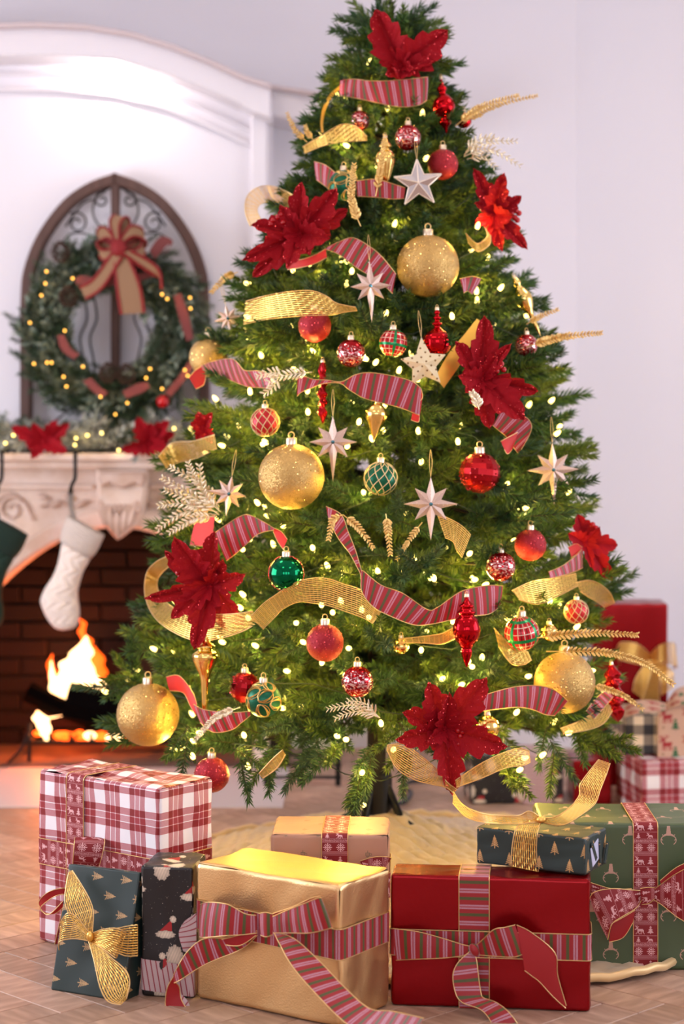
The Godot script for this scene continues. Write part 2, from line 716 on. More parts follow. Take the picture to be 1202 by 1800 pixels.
	m4.uv1_scale = Vector3(14.5, 14.5, 14.5)
	var paper_green := Color(0.12, 0.185, 0.175)
	var fir := Image.create(512, 512, false, Image.FORMAT_RGB8)
	fir.fill(paper_green)
	for k in 6:
		for j in 3:
			print_shape(fir, 45 + j * 170 + (85 if k % 2 else 0), 42 + k * 85, 36, Color(0.76, 0.58, 0.36), fir_shape)
	var m5 := mat("fir_paper", Color.WHITE, 0.42)
	m5.albedo_texture = ImageTexture.create_from_image(fir)
	m5.uv1_scale = Vector3(4.6, 4.6, 4.6)
	var m5b := mat("fir_paper_sideways", Color.WHITE, 0.42)
	var fir2 := Image.create(512, 512, false, Image.FORMAT_RGB8)
	fir2.fill(paper_green)
	for k in 6:
		for j in 3:
			print_shape(fir2, 42 + k * 85, 45 + j * 170 + (85 if k % 2 else 0), 34, Color(0.7, 0.56, 0.38), fir_shape, 1)
	m5b.albedo_texture = ImageTexture.create_from_image(fir2)
	m5b.uv1_scale = Vector3(4.2, 4.2, 4.2)
	var sage := Image.create(512, 512, false, Image.FORMAT_RGB8)
	sage.fill(Color(0.27, 0.33, 0.2))
	for k in 4:
		for j in 4:
			print_shape(sage, 60 + j * 128 + (64 if k % 2 else 0), 50 + k * 128, 33, Color(0.74, 0.58, 0.5), stag_head)
	var m6 := mat("sage_paper", Color.WHITE, 0.45)
	m6.albedo_texture = ImageTexture.create_from_image(sage)
	m6.uv1_scale = Vector3(2.75, 2.75, 2.75)
	var kr := Image.create(256, 256, false, Image.FORMAT_RGB8)
	kr.fill(Color(0.72, 0.53, 0.42))
	for k in 3:
		for j in 2:
			stamp(kr, CUP, 20 + j * 128 + (60 if k % 2 else 0), 10 + k * 85, 2.6, Color(0.5, 0.42, 0.32))
	var m7 := mat("kraft_paper", Color.WHITE, 0.55)
	m7.albedo_texture = ImageTexture.create_from_image(kr)
	m7.uv1_scale = Vector3(6.5, 6.5, 6.5)
	var st := Image.create(256, 256, false, Image.FORMAT_RGB8)
	st.fill(Color(0.76, 0.62, 0.54))
	for k in 2:
		for j in 2:
			stamp(st, STAG, 16 + j * 128, 20 + k * 128, 6.4, Color(0.6, 0.1, 0.12))
			stamp(st, PINE, 84 + j * 128, 70 + k * 128, 6.0, Color(0.16, 0.36, 0.2))
			stamp(st, FLAKE, 30 + j * 128, 100 + k * 128, 2.0, Color(0.55, 0.45, 0.35))
	var m8 := mat("stag_paper", Color.WHITE, 0.6)
	m8.albedo_texture = ImageTexture.create_from_image(st)
	m8.uv1_scale = Vector3(6.5, 6.5, 6.5)
	var m8b := mat("stag_sheet", Color.WHITE, 0.6)
	m8b.albedo_texture = m8.albedo_texture
	m8b.uv1_scale = Vector3(1.0, -1.0, 1.0)
	var m9 := mat("caps_paper", Color.WHITE, 0.4)
	m9.albedo_texture = caps_print()
	m9.uv1_scale = Vector3(3.6, 3.6, 3.6)
	var m10 := mat("candy_ribbon", Color.WHITE, 0.5)
	m10.albedo_texture = tex(64, 32, func(x, y): return Color(0.55, 0.16, 0.2) if posmod(x + y / 2, 16) < 3 else Color(0.74, 0.64, 0.64))

	# metal foil paper with a fine pebbled surface
	var pebble := NoiseTexture2D.new()
	pebble.width = 256
	pebble.height = 256
	pebble.seamless = true
	pebble.as_normal_map = true
	pebble.bump_strength = 2.2
	var fn := FastNoiseLite.new()
	fn.seed = 4
	fn.frequency = 0.09
	pebble.noise = fn
	var m11 := mat("gold_paper", Color(0.9, 0.75, 0.53), 0.33, 0.9)
	m11.normal_enabled = true
	m11.normal_texture = pebble
	m11.normal_scale = 0.35
	m11.uv1_scale = Vector3(9, 9, 9)
	var m12 := mat("red_paper", Color(0.55, 0.01, 0.045), 0.27, 0.7)
	m12.normal_enabled = true
	m12.normal_texture = pebble
	m12.normal_scale = 0.05
	m12.uv1_scale = Vector3(3, 3, 3)

	# plaid glass ball
	var m13 := mat("plaid_ball", Color.WHITE, 0.22, 0.35)
	m13.albedo_texture = tex(256, 128, func(x, y):
		var a: int = (x + 16) % 64
		var b: int = y % 48
		var c := Color(0.74, 0.1, 0.13)
		if a < 9 or (b > 19 and b < 28):
			c = Color(0.05, 0.42, 0.2).lerp(Color(0.1, 0.6, 0.35), hash2(x, y))
		elif a in [20, 21, 36, 37, 52, 53] or b in [6, 7, 38, 39]:
			c = Color(0.9, 0.82, 0.72)
		elif (a > 26 and a < 31) or (a > 42 and a < 46):
			c = Color(0.5, 0.05, 0.08)
		return c)
	# red glass with a frosted winter print round its middle
	var m14 := mat("frosted_ball", Color.WHITE, 0.12, 0.75)
	var pr := FastNoiseLite.new()
	pr.seed = 11
	pr.frequency = 0.07
	m14.albedo_texture = tex(256, 128, func(x, y):
		var q: float = pr.get_noise_2d(x * 1.0, y * 1.8) + 0.6 * pr.get_noise_2d(x * 3.0, y * 4.0)
		var band: float = 1.0 - absf(y - 66.0) / 34.0
		return Color(0.92, 0.8, 0.78) if q + band * 0.35 > 0.3 and band > 0.0 else Color(0.62, 0.03, 0.08))
	m14.roughness_texture = null
	# white star with small gold dots; u and v are metres
	var m15 := mat("dotted_star", Color.WHITE, 0.35, 0.25)
	m15.albedo_texture = tex(32, 32, func(x, y):
		var a: float = Vector2(x - 8, y - 8).length()
		var b: float = Vector2(x - 24, y - 24).length()
		return Color(0.5, 0.38, 0.2) if minf(a, b) < 3.4 else Color(0.9, 0.84, 0.68))
	m15.uv1_scale = Vector3(42, 42, 42)

	# quilted gold satin
	var m16 := mat("skirt_satin", Color(0.8, 0.7, 0.57), 0.38, 0.2)
	m16.rim_enabled = true
	m16.rim = 0.5
	var m16b := mat("skirt_piping", Color(0.86, 0.72, 0.5), 0.4, 0.3)
	m16b.rim_enabled = true

	# knitted wool
	var knit := tex(128, 128, func(x, y):
		var a := absf(sin((x + absf(fmod(y, 64.0) - 32.0)) * PI / 32.0))
		var b := 0.5 + 0.5 * sin(y * PI / 4.0 + absf(sin(x * PI / 16.0)) * 2.0)
		var g := a * 0.75 + b * 0.25
		return Color(g, g, g))
	for k in [["white_knit", Color(0.93, 0.87, 0.82)], ["green_knit", Color(0.02, 0.16, 0.11)]]:
		var m := mat(k[0], k[1], 0.85)
		m.heightmap_enabled = true
		m.heightmap_texture = knit
		m.heightmap_scale = 0.6
		m.uv1_scale = Vector3(2, 3, 1)

	# stone of the fireplace, oak of the floor, stained wood, bricks
	var vein := NoiseTexture2D.new()
	vein.width = 512
	vein.height = 512
	vein.seamless = true
	var vn := FastNoiseLite.new()
	vn.seed = 9
	vn.frequency = 0.008
	vn.fractal_octaves = 5
	vn.domain_warp_enabled = true
	vn.domain_warp_amplitude = 40
	vein.noise = vn
	var ramp := Gradient.new()
	ramp.set_color(0, Color(0.86, 0.77, 0.7))
	ramp.set_color(1, Color(0.97, 0.93, 0.9))
	vein.color_ramp = ramp
	var m17 := mat("mantel_stone", Color(0.97, 0.94, 0.92), 0.45)
	m17.albedo_texture = vein
	m17.uv1_triplanar = true
	m17.uv1_scale = Vector3(1.6, 1.6, 1.6)
	var m17b := mat("carved_stone", Color(0.88, 0.82, 0.79), 0.6)
	m17b.albedo_texture = vein
	m17b.uv1_triplanar = true
	m17b.uv1_scale = Vector3(2.6, 2.6, 2.6)
	mat("hearth_stone", Color(0.78, 0.74, 0.73), 0.5)
	var wood := NoiseTexture2D.new()
	wood.width = 512
	wood.height = 256
	wood.seamless = true
	var wn := FastNoiseLite.new()
	wn.seed = 21
	wn.frequency = 0.012
	wn.fractal_octaves = 4
	wood.noise = wn
	var wr := Gradient.new()
	wr.set_color(0, Color(0.8, 0.78, 0.76))
	wr.set_color(1, Color(1, 1, 1))
	wood.color_ramp = wr
	var tones := [Color(0.73, 0.59, 0.5), Color(0.77, 0.63, 0.54), Color(0.7, 0.57, 0.48), Color(0.74, 0.61, 0.52), Color(0.79, 0.65, 0.56)]
	for k in 5:
		var m := mat("oak_%d" % k, tones[k], 0.5)
		m.albedo_texture = wood
		m.uv1_scale = Vector3(0.9, 9.0, 1)
		m.uv1_offset = Vector3(k * 0.23, k * 0.31, 0)
	var m18 := mat("stained_wood", Color(0.37, 0.25, 0.21), 0.6)
	m18.albedo_texture = wood
	m18.uv1_triplanar = true
	m18.uv1_scale = Vector3(4, 1, 4)
	for k in 3:
		mat("brick_%d" % k, [Color(0.11, 0.055, 0.04), Color(0.09, 0.05, 0.04), Color(0.13, 0.065, 0.045)][k], 0.9)
	mat("mortar", Color(0.09, 0.06, 0.05), 0.95)


# ---------------------------------------------------------------- the room
func wall_box(called: String, label: String, a: Vector3, b: Vector3, m: Material, category := "wall") -> MeshInstance3D:
	var g := Geo.new()
	g.box((a + b) / 2, (b - a).abs())
	return struct(called, label, g.mesh(), m, category)


func slab_px(list: Array, d: float, front: float, back: float, bev := 0.0, round := 0) -> ArrayMesh:
	var g := Geo.new()
	var p := corners(list, d) if round == 0 else outline(list, d, round)
	g.slab(p, -front, -back, bev)
	return g.mesh(false)


func room() -> void:
	var fl := wall_box("floor", "oak floor laid in a herringbone of pale brown blocks", Vector3(-3.4, -0.12, 1.95), Vector3(3.6, -0.006, -8.1), mats.oak_0, "floor")
	# herringbone blocks as far as the photograph tells them apart
	var block := Geo.new()
	block.box(Vector3.ZERO, Vector3(0.598, 0.012, 0.098), 0.0015)
	var bm := block.mesh()
	var w := 0.1
	var spots := []
	for row in range(-30, 31):
		for k in range(-6, 7):
			for h in 2:
				# rows of a 6:1 herringbone turned by 45 degrees
				var u := k * 1.2 + row * w + (0.3 if h == 0 else -0.05)
				var v := row * w + (0.05 if h == 0 else 0.3)
				var c := Vector2(u, v).rotated(-PI / 4) + Vector2(0.3, -5.6)
				if c.x > -1.25 and c.x < 1.15 and c.y < -3.75 and c.y > -7.25:
					spots.append([c, h, absf(c.x) * 0.3 - c.y])
	spots.sort_custom(func(a, b): return a[2] < b[2])
	var merged := Geo.new()
	for i in spots.size():
		var s = spots[i]
		var b := Basis(Vector3.UP, PI / 4 + (PI / 2 if s[1] == 1 else 0.0))
		var p := Vector3(s[0].x, -0.006, s[0].y)
		if i < 300:
			piece("floor_block", bm, mats["oak_%d" % (rng.randi() % 5)], fl, Transform3D(b, p))
		else:
			merged.box(p, Vector3(0.598, 0.012, 0.098), 0.0, b)
	if merged.v.size():
		piece("floor_block", merged.mesh(), mats.oak_3, fl, Transform3D(), "stuff")
	wall_box("ceiling", "plain white ceiling", Vector3(-3.4, 3.5, 1.95), Vector3(3.6, 3.65, -8.1), mats.ceiling_paint, "ceiling")
	wall_box("wall_back", "pale lavender white wall behind the tree", Vector3(-3.4, -0.1, -7.8), Vector3(0.96, 3.55, -8.0), mats.wall_paint)
	var g := Geo.new()
	g.slab(PackedVector2Array([Vector2(0.945, 7.8), Vector2(3.4, 5.9), Vector2(3.5, 6.05), Vector2(1.0, 8.0)]), 3.55, -0.1)
	var turned := Geo.new()
	for p in g.v:
		turned.v.append(Vector3(p.x, p.z, -p.y))
		turned.uv.append(Vector2.ZERO)
	turned.ix = g.ix
	struct("wall_right", "pale wall running forward at an angle from the corner right of the tree", turned.mesh(false), mats.wall_paint)
	# side walls, each with one wide unseen window added to light the far walls
	for side in 2:
		var x: float = [3.42, -3.33][side]
		var z0: float = [-3.2, -3.6][side]
		var z1: float = [-5.6, -6.2][side]
		var back: float = [-6.0, -7.9][side]
		var sw := Geo.new()
		sw.box(Vector3(x, 1.725, (1.95 + z0) / 2), Vector3(0.15, 3.65, 1.95 - z0))
		sw.box(Vector3(x, 1.725, (back + z1) / 2), Vector3(0.15, 3.65, z1 - back))
		sw.box(Vector3(x, 0.2, (z0 + z1) / 2), Vector3(0.15, 0.6, z0 - z1))
		sw.box(Vector3(x, 2.85, (z0 + z1) / 2), Vector3(0.15, 1.4, z0 - z1))
		struct(["wall_side", "wall_left"][side], ["pale wall with an added wide window on the right, out of the picture", "pale wall with an added wide window on the left, out of the picture"][side], sw.mesh(), mats.wall_paint)
		var bars := Geo.new()
		for k in 5:
			bars.box(Vector3(x, 1.325, lerpf(z0, z1, k / 4.0)), Vector3(0.05, 1.65, 0.04), 0.004)
		for y in [0.52, 1.33, 2.13]:
			bars.box(Vector3(x, y, (z0 + z1) / 2), Vector3(0.05, 0.04, z0 - z1), 0.004)
		struct("window_%d" % (side + 4), ["white barred window in the right wall, out of the picture", "white barred window in the left wall, out of the picture"][side], bars.mesh(), mats.trim_paint, "window")
	# wall behind the eye, with three tall windows that let the day in
	var fr := Geo.new()
	fr.box(Vector3(0.1, 0.3, 1.87), Vector3(7, 0.8, 0.16))
	fr.box(Vector3(0.1, 3.0, 1.87), Vector3(7, 1.1, 0.16))
	for x in [-2.97, -1.0, 1.0, 3.07]:
		fr.box(Vector3(x, 1.6, 1.87), Vector3(0.65 if absf(x) < 2 else 0.9, 1.8, 0.16))
	struct("wall_front", "wall with three windows behind the camera", fr.mesh(), mats.wall_paint)
	for k in 3:
		var x: float = [-1.95, 0.0, 1.95][k]
		var wf := Geo.new()
		for s in [-0.63, -0.21, 0.21, 0.63]:
			wf.box(Vector3(x + s, 1.6, 1.85), Vector3(0.035, 1.8, 0.05), 0.004)
		for y in [0.72, 1.3, 1.9, 2.48]:
			wf.box(Vector3(x, y, 1.85), Vector3(1.3, 0.035, 0.05), 0.004)
		struct("window_%d" % (k + 1), "white window with bars behind the camera", wf.mesh(), mats.trim_paint, "window")

	# chimney breast above the mantel, with its arched cornice
	var top := [[-140, 62], [-60, 45], [0, 41], [60, 39], [150, 43], [230, 56], [300, 77], [370, 105], [430, 133], [475, 147]]
	var low := [[475, 206], [445, 197], [420, 181], [350, 151], [280, 125], [200, 105], [100, 97], [0, 98], [-60, 103], [-140, 118]]
	struct("wall_chimney", "pale chimney breast rising above the mantel to the arched cornice", slab_px([[-340, 100]] + top + [[471, 830], [-340, 830]], 7.45, 7.45, 7.82), mats.wall_paint)
	struct("trim_1", "plain arched fascia of the cornice over the mantel wall", slab_px(top + low, 7.25, 7.25, 7.47, 0.006), mats.trim_paint, "trim")
	struct("trim_2", "fine moulding painted taupe as ledge shade along the top of the arched cornice", slab_px(line_band(top, -1.0, 7.0), 7.2, 7.2, 7.47, 0.004), mats.trim_shade, "trim")
	var arc1 := [[-140, 150], [-60, 133], [0, 128], [100, 128], [200, 138], [280, 158], [350, 186], [410, 214], [440, 228]]
	var arc2 := [[-140, 176], [-60, 160], [0, 155], [100, 155], [200, 165], [280, 184], [350, 212], [400, 235], [440, 254]]
	struct("trim_3", "upper thin arched bead under the cornice", slab_px(line_band(arc1, 0.0, 4.0), 7.43, 7.425, 7.46, 0.002), mats.trim_paint, "trim")
	struct("trim_4", "lower thin arched bead under the cornice", slab_px(line_band(arc2, 0.0, 5.0), 7.43, 7.42, 7.46, 0.002), mats.trim_paint, "trim")
	struct("trim_5", "upright pilaster strip at the edge of the mantel wall", slab_px([[440, 196], [471, 200], [471, 800], [440, 800]], 7.4, 7.4, 7.47, 0.012), mats.trim_paint, "trim")
	struct("trim_6", "straight cornice running on behind the tree", slab_px([[462, 148], [600, 168], [760, 176], [760, 236], [600, 226], [462, 200]], 7.5, 7.5, 7.85, 0.006), mats.trim_paint, "trim")
	struct("trim_7", "fine moulding painted taupe as ledge shade on the straight cornice behind the tree", slab_px(line_band([[470, 148], [600, 168], [760, 176]], -1.0, 6.0), 7.45, 7.45, 7.8, 0.004), mats.trim_shade, "trim")
	var lamp := thing("cornice_lamp", "small round lamp tucked close to the wall under the arched cornice", "lamp", at(200, 124, 7.33))
	var can := Geo.new()
	can.lathe([[0.0, 0.012], [0.012, 0.012], [0.014, 0.02], [0.014, 0.045], [0.0, 0.045]], 16)
	piece("housing", can.mesh(), mats.trim_paint, lamp)
	var face := Geo.new()
	face.ball(Vector3.ZERO, Vector3.ONE * 0.014, 14, 10)
	piece("lamp_bulb", face.mesh(), mats.lamp_face, lamp)
	var lo := OmniLight3D.new()
	lo.name = "lamp_light"
	lo.light_color = Color(1.0, 0.93, 0.9)
	lo.light_energy = 0.13
	lo.light_size = 0.012
	lo.omni_range = 10
	lo.shadow_enabled = true
	lamp.add_child(lo)


# the px outline of a strip that runs along a px line, from a to b below it
func line_band(line: Array, a: float, b: float) -> Array:
	var out := []
	for q in line:
		out.append([q[0], q[1] + a])
	for i in range(line.size() - 1, -1, -1):
		out.append([line[i][0], line[i][1] + b])
	return out


func spiral(c: Vector2, r0: float, r1: float, a0: float, turns: float, d: float) -> PackedVector3Array:
	var p := PackedVector3Array()
	var n := int(absf(turns) * 18) + 4
	for k in n + 1:
		var t := float(k) / n
		var a := a0 + TAU * turns * t
		var r := lerpf(r0, r1, t)
		p.append(at(c.x + cos(a) * r, c.y - sin(a) * r, d))
	return p


# ---------------------------------------------------------------- fireplace
func fireplace() -> void:
	var o := thing("fireplace", "carved cream stone fireplace with an arched opening and leaf keystone", "fireplace", Vector3(-0.85, 0, -7.31))
	placed("mantel_shelf", slab_px([[-120, 797], [462, 797], [462, 810], [-120, 810]], 7.02, 7.02, 7.5, 0.006), mats.mantel_stone, o)
	placed("shelf_moulding", slab_px([[-116, 809], [456, 809], [450, 824], [-110, 824]], 7.07, 7.07, 7.5, 0.008), mats.mantel_stone, o)
	var inner := []
	for k in 25:
		var x := 240.0 - 480.0 * k / 24.0
		inner.append([205.0 + x, 928.0 + 88.0 * pow(absf(x) / 196.0, 2.0)])
	var front := [[-110, 822], [470, 822], [470, 1352], [445, 1352]] + inner + [[-35, 1352], [-110, 1352]]
	placed("surround", slab_px(front, 7.2, 7.2, 7.46, 0.004), mats.mantel_stone, o)
	var arch := inner.duplicate()
	for k in range(24, -1, -1):
		var x := 252.0 - 504.0 * k / 24.0
		arch.append([205.0 + x, 893.0 + 84.0 * pow(absf(x) / 196.0, 2.0)])
	placed("arch_moulding", slab_px(arch, 7.15, 7.15, 7.24, 0.012), mats.mantel_stone, o)
	placed("frieze_moulding", slab_px([[-70, 852], [164, 852], [164, 860], [-70, 860]], 7.16, 7.16, 7.24, 0.006), mats.mantel_stone, o)
	placed("frieze_moulding", slab_px([[262, 852], [430, 852], [430, 860], [262, 860]], 7.16, 7.16, 7.24, 0.006), mats.mantel_stone, o)
	# keystone: bracket, scroll and leaves
	placed("keystone", slab_px([[168, 824], [259, 824], [257, 868], [250, 905], [238, 925], [205, 950], [180, 922], [174, 900], [170, 868]], 7.08, 7.08, 7.24, 0.014), mats.mantel_stone, o)
	placed("keystone_scroll", slab_px([[174, 830], [252, 830], [256, 842], [250, 856], [236, 850], [214, 860], [192, 850], [178, 856], [171, 842]], 7.05, 7.05, 7.12, 0.01), mats.carved_stone, o)
	for k in 5:
		var x: float = [182, 194, 206, 219, 233][k]
		var g := Geo.new()
		var b := Basis(Vector3(0, 0, 1), deg_to_rad([18, 9, 0, -9, -18][k]))
		g.ball(at(x, 908 + (14 if k == 2 else 4 if k % 2 else -4), 7.08), Vector3(0.016, 0.055, 0.022), 12, 8, b)
		placed("leaf", g.mesh(), mats.carved_stone, o)
	var fan := Geo.new()
	for k in 9:
		fan.ball(at(178 + k * 8.2, 893 + absf(k - 4) * 0.6, 7.07), Vector3(0.009, 0.016, 0.012), 8, 6)
	placed("bead_row", fan.mesh(), mats.carved_stone, o)
	# scrolled relief on the frieze
	for side in [0, 1]:
		var mx := func(x: float) -> float: return x if side == 0 else 410.0 - x
		var sg := 1.0 if side == 0 else -1.0
		var g := Geo.new()
		g.tube(path_px([[mx.call(-40), 925], [mx.call(5), 872], [mx.call(40), 880], [mx.call(58), 915]], 7.19), 0.008, 0.005)
		g.tube(spiral(Vector2(mx.call(20), 895), 24, 5, 0.6 if side == 0 else PI - 0.6, 1.4 * sg, 7.19), 0.008, 0.004)
		g.tube(path_px([[mx.call(70), 890], [mx.call(100), 884], [mx.call(135), 890], [mx.call(158), 880]], 7.19), 0.007, 0.004)
		placed("scroll_relief", g.mesh(), mats.carved_stone, o)
		for k in 4:
			var lf := Geo.new()
			lf.ball(at(mx.call(76 + k * 22), 874 + (k % 2) * 12, 7.19), Vector3(0.026, 0.011, 0.01), 12, 8, Basis(Vector3(0, 0, 1), sg * (0.5 if k % 2 else -0.4)))
			placed("leaf", lf.mesh(), mats.carved_stone, o)
	# firebox of bricks
	var x0 := at(-60, 0, 7.3).x
	var x1 := at(455, 0, 7.3).x
	var g2 := Geo.new()
	g2.box(Vector3((x0 + x1) / 2, 0.55, -7.84), Vector3(x1 - x0 + 0.2, 1.3, 0.1))
	g2.box(Vector3(x0 - 0.06, 0.55, -7.6), Vector3(0.1, 1.3, 0.42))
	g2.box(Vector3(x1 + 0.06, 0.55, -7.6), Vector3(0.1, 1.3, 0.42))
	g2.box(Vector3((x0 + x1) / 2, 1.08, -7.6), Vector3(x1 - x0 + 0.2, 0.1, 0.46))
	placed("firebox", g2.mesh(), mats.mortar, o)
	var brick := Geo.new()
	brick.box(Vector3.ZERO, Vector3(0.205, 0.062, 0.03), 0.004)
	var bmesh := brick.mesh()
	for row in 14:
		var y := 0.04 + row * 0.072
		for k in 7:
			var x := x0 + 0.02 + k * 0.215 + (0.107 if row % 2 else 0.0)
			if x < x1 - 0.05:
				piece("brick", bmesh, mats["brick_%d" % (rng.randi() % 3)], o, Transform3D(Basis(), Vector3(x, y, -7.785 + rng.randf() * 0.004) - o.position))
		for side in 2:
			for k in 2:
				piece("brick", bmesh, mats["brick_%d" % (rng.randi() % 3)], o, Transform3D(Basis(Vector3.UP, PI / 2), Vector3(x0 - 0.005 if side == 0 else x1 + 0.005, y, -7.66 + k * 0.213 + (0.06 if row % 2 else 0.0)) - o.position))
	var hb := Geo.new()
	hb.box(Vector3((x0 + x1) / 2, 0.004, -7.56), Vector3(x1 - x0, 0.02, 0.5), 0.003)
	placed("firebox_floor", hb.mesh(), mats.ash, o)
	wall_box("trim_8", "pale stone hearth slab let into the floor before the fire", Vector3(-1.75, -0.01, -7.3), Vector3(-0.2, 0.004, -6.55), mats.hearth_stone, "trim")

	fire()
	for k in 2:
		var x: float = [131.0, 2.0][k]
		var h := thing("stocking_holder", ["black iron stocking hook carrying the white stocking", "black iron stocking hook at the frame's edge above the green stocking"][k], "hook", at(x, 797, 7.05), "stocking hooks on the mantel")
		var hg := Geo.new()
		hg.tube(path_px([[x + 1, 792, -0.12], [x + 2, 794, 0.03], [x + 1, 800, 0.05], [x + 1, 838, 0.06], [x - 5, 853, 0.07], [x - 8, 866, 0.09], [x - 5, 860, 0.1]], 7.03), 0.0075, 0.0065, 8)
		placed("bar", hg.mesh(), mats.black_metal, h)
		var hp := Geo.new()
		hp.box(at(x, 795, 7.13), Vector3(0.05, 0.012, 0.09), 0.003)
		placed("base_plate", hp.mesh(), mats.black_metal, h)
	stocking("cream white cable knit stocking hanging before the dark fire opening", 0.0, mats.white_knit)
	stocking("dark green stocking cut off by the frame beside the white one", -134.0, mats.green_knit)


# a soft stuffed shape between px rows [left x, left y, right x, right y, half thickness]
func pillow(rows: Array, d: float, segs := 18, per := 4) -> ArrayMesh:
	var l := PackedVector3Array()
	var r := PackedVector3Array()
	for q in rows:
		l.append(Vector3(q[0], q[1], q[4]))
		r.append(Vector3(q[2], q[3], q[4]))
	l = spline(l, per)
	r = spline(r, per)
	var g := Geo.new()
	g.lattice(segs, l.size() - 1, func(i, j):
		var k: int = l.size() - 1 - j
		var a: float = TAU * i / segs + PI
		var c := (l[k] + r[k]) / 2
		var h := (r[k] - l[k]) / 2
		var p := at(c.x + h.x * sin(a), c.y + h.y * sin(a), d)
		p.z += cos(a) * l[k].z
		return [p, Vector2(float(i) / segs, float(j) / l.size())])
	var n := l.size() - 1
	var c0 := g.pt(at((l[n].x + r[n].x) / 2, (l[n].y + r[n].y) / 2, d))
	for i in segs:
		g.tri(c0, i + 1, i)
	var top := (n) * (segs + 1)
	var c1 := g.pt(at((l[0].x + r[0].x) / 2, (l[0].y + r[0].y) / 2, d))
	for i in segs:
		g.tri(c1, top + i, top + i + 1)
	return g.mesh()


func stocking(label: String, dx: float, m: Material) -> void:
	var o := thing("christmas_stocking", label, "stocking", at(110 + dx, 1108, 7.0), "stockings on the mantel")
	var sh := func(rows: Array) -> Array:
		var out := []
		for q in rows:
			out.append([q[0] + dx, q[1], q[2] + dx, q[3], q[4]])
		return out
	placed("foot", pillow(sh.call([[110, 946, 163, 972, 0.03], [106, 968, 156, 988, 0.035], [101, 992, 147, 1004, 0.036], [92, 1014, 141, 1022, 0.037], [78, 1036, 137, 1040, 0.038], [71, 1056, 138, 1056, 0.038], [77, 1076, 140, 1070, 0.036], [86, 1092, 140, 1082, 0.033], [97, 1104, 136, 1098, 0.026], [110, 1108, 128, 1105, 0.012]]), 7.0), m, o)
	placed("cuff", pillow(sh.call([[118, 905, 184, 941, 0.036], [113, 920, 178, 955, 0.043], [108, 936, 170, 970, 0.043], [105, 951, 161, 981, 0.039]]), 7.0), m, o)
	var g := Geo.new()
	g.tube(path_px([[128 + dx, 910], [122 + dx, 885], [123 + dx, 862], [127 + dx, 864, 0.01], [126 + dx, 888], [132 + dx, 912]], 6.98), 0.006)
	placed("hanging_loop", g.mesh(), m, o)


func flame(list: Array, radii: Array, d: float) -> ArrayMesh:
	var p := path_px(list, d, 5)
	var rr := PackedVector3Array()
	for r in radii:
		rr.append(Vector3(r, 0, 0))
	rr = spline(rr, 5)
	var g := Geo.new()
	g.lattice(12, p.size() - 1, func(i, j):
		var a: float = TAU * i / 12 + PI
		var r: float = maxf(rr[j].x, 0.3) / F * d
		return [p[j] + Vector3(sin(a) * r * (1.0 + 0.15 * sin(j * 1.3)), 0, cos(a) * r * 0.7), Vector2.ZERO])
	return g.mesh()


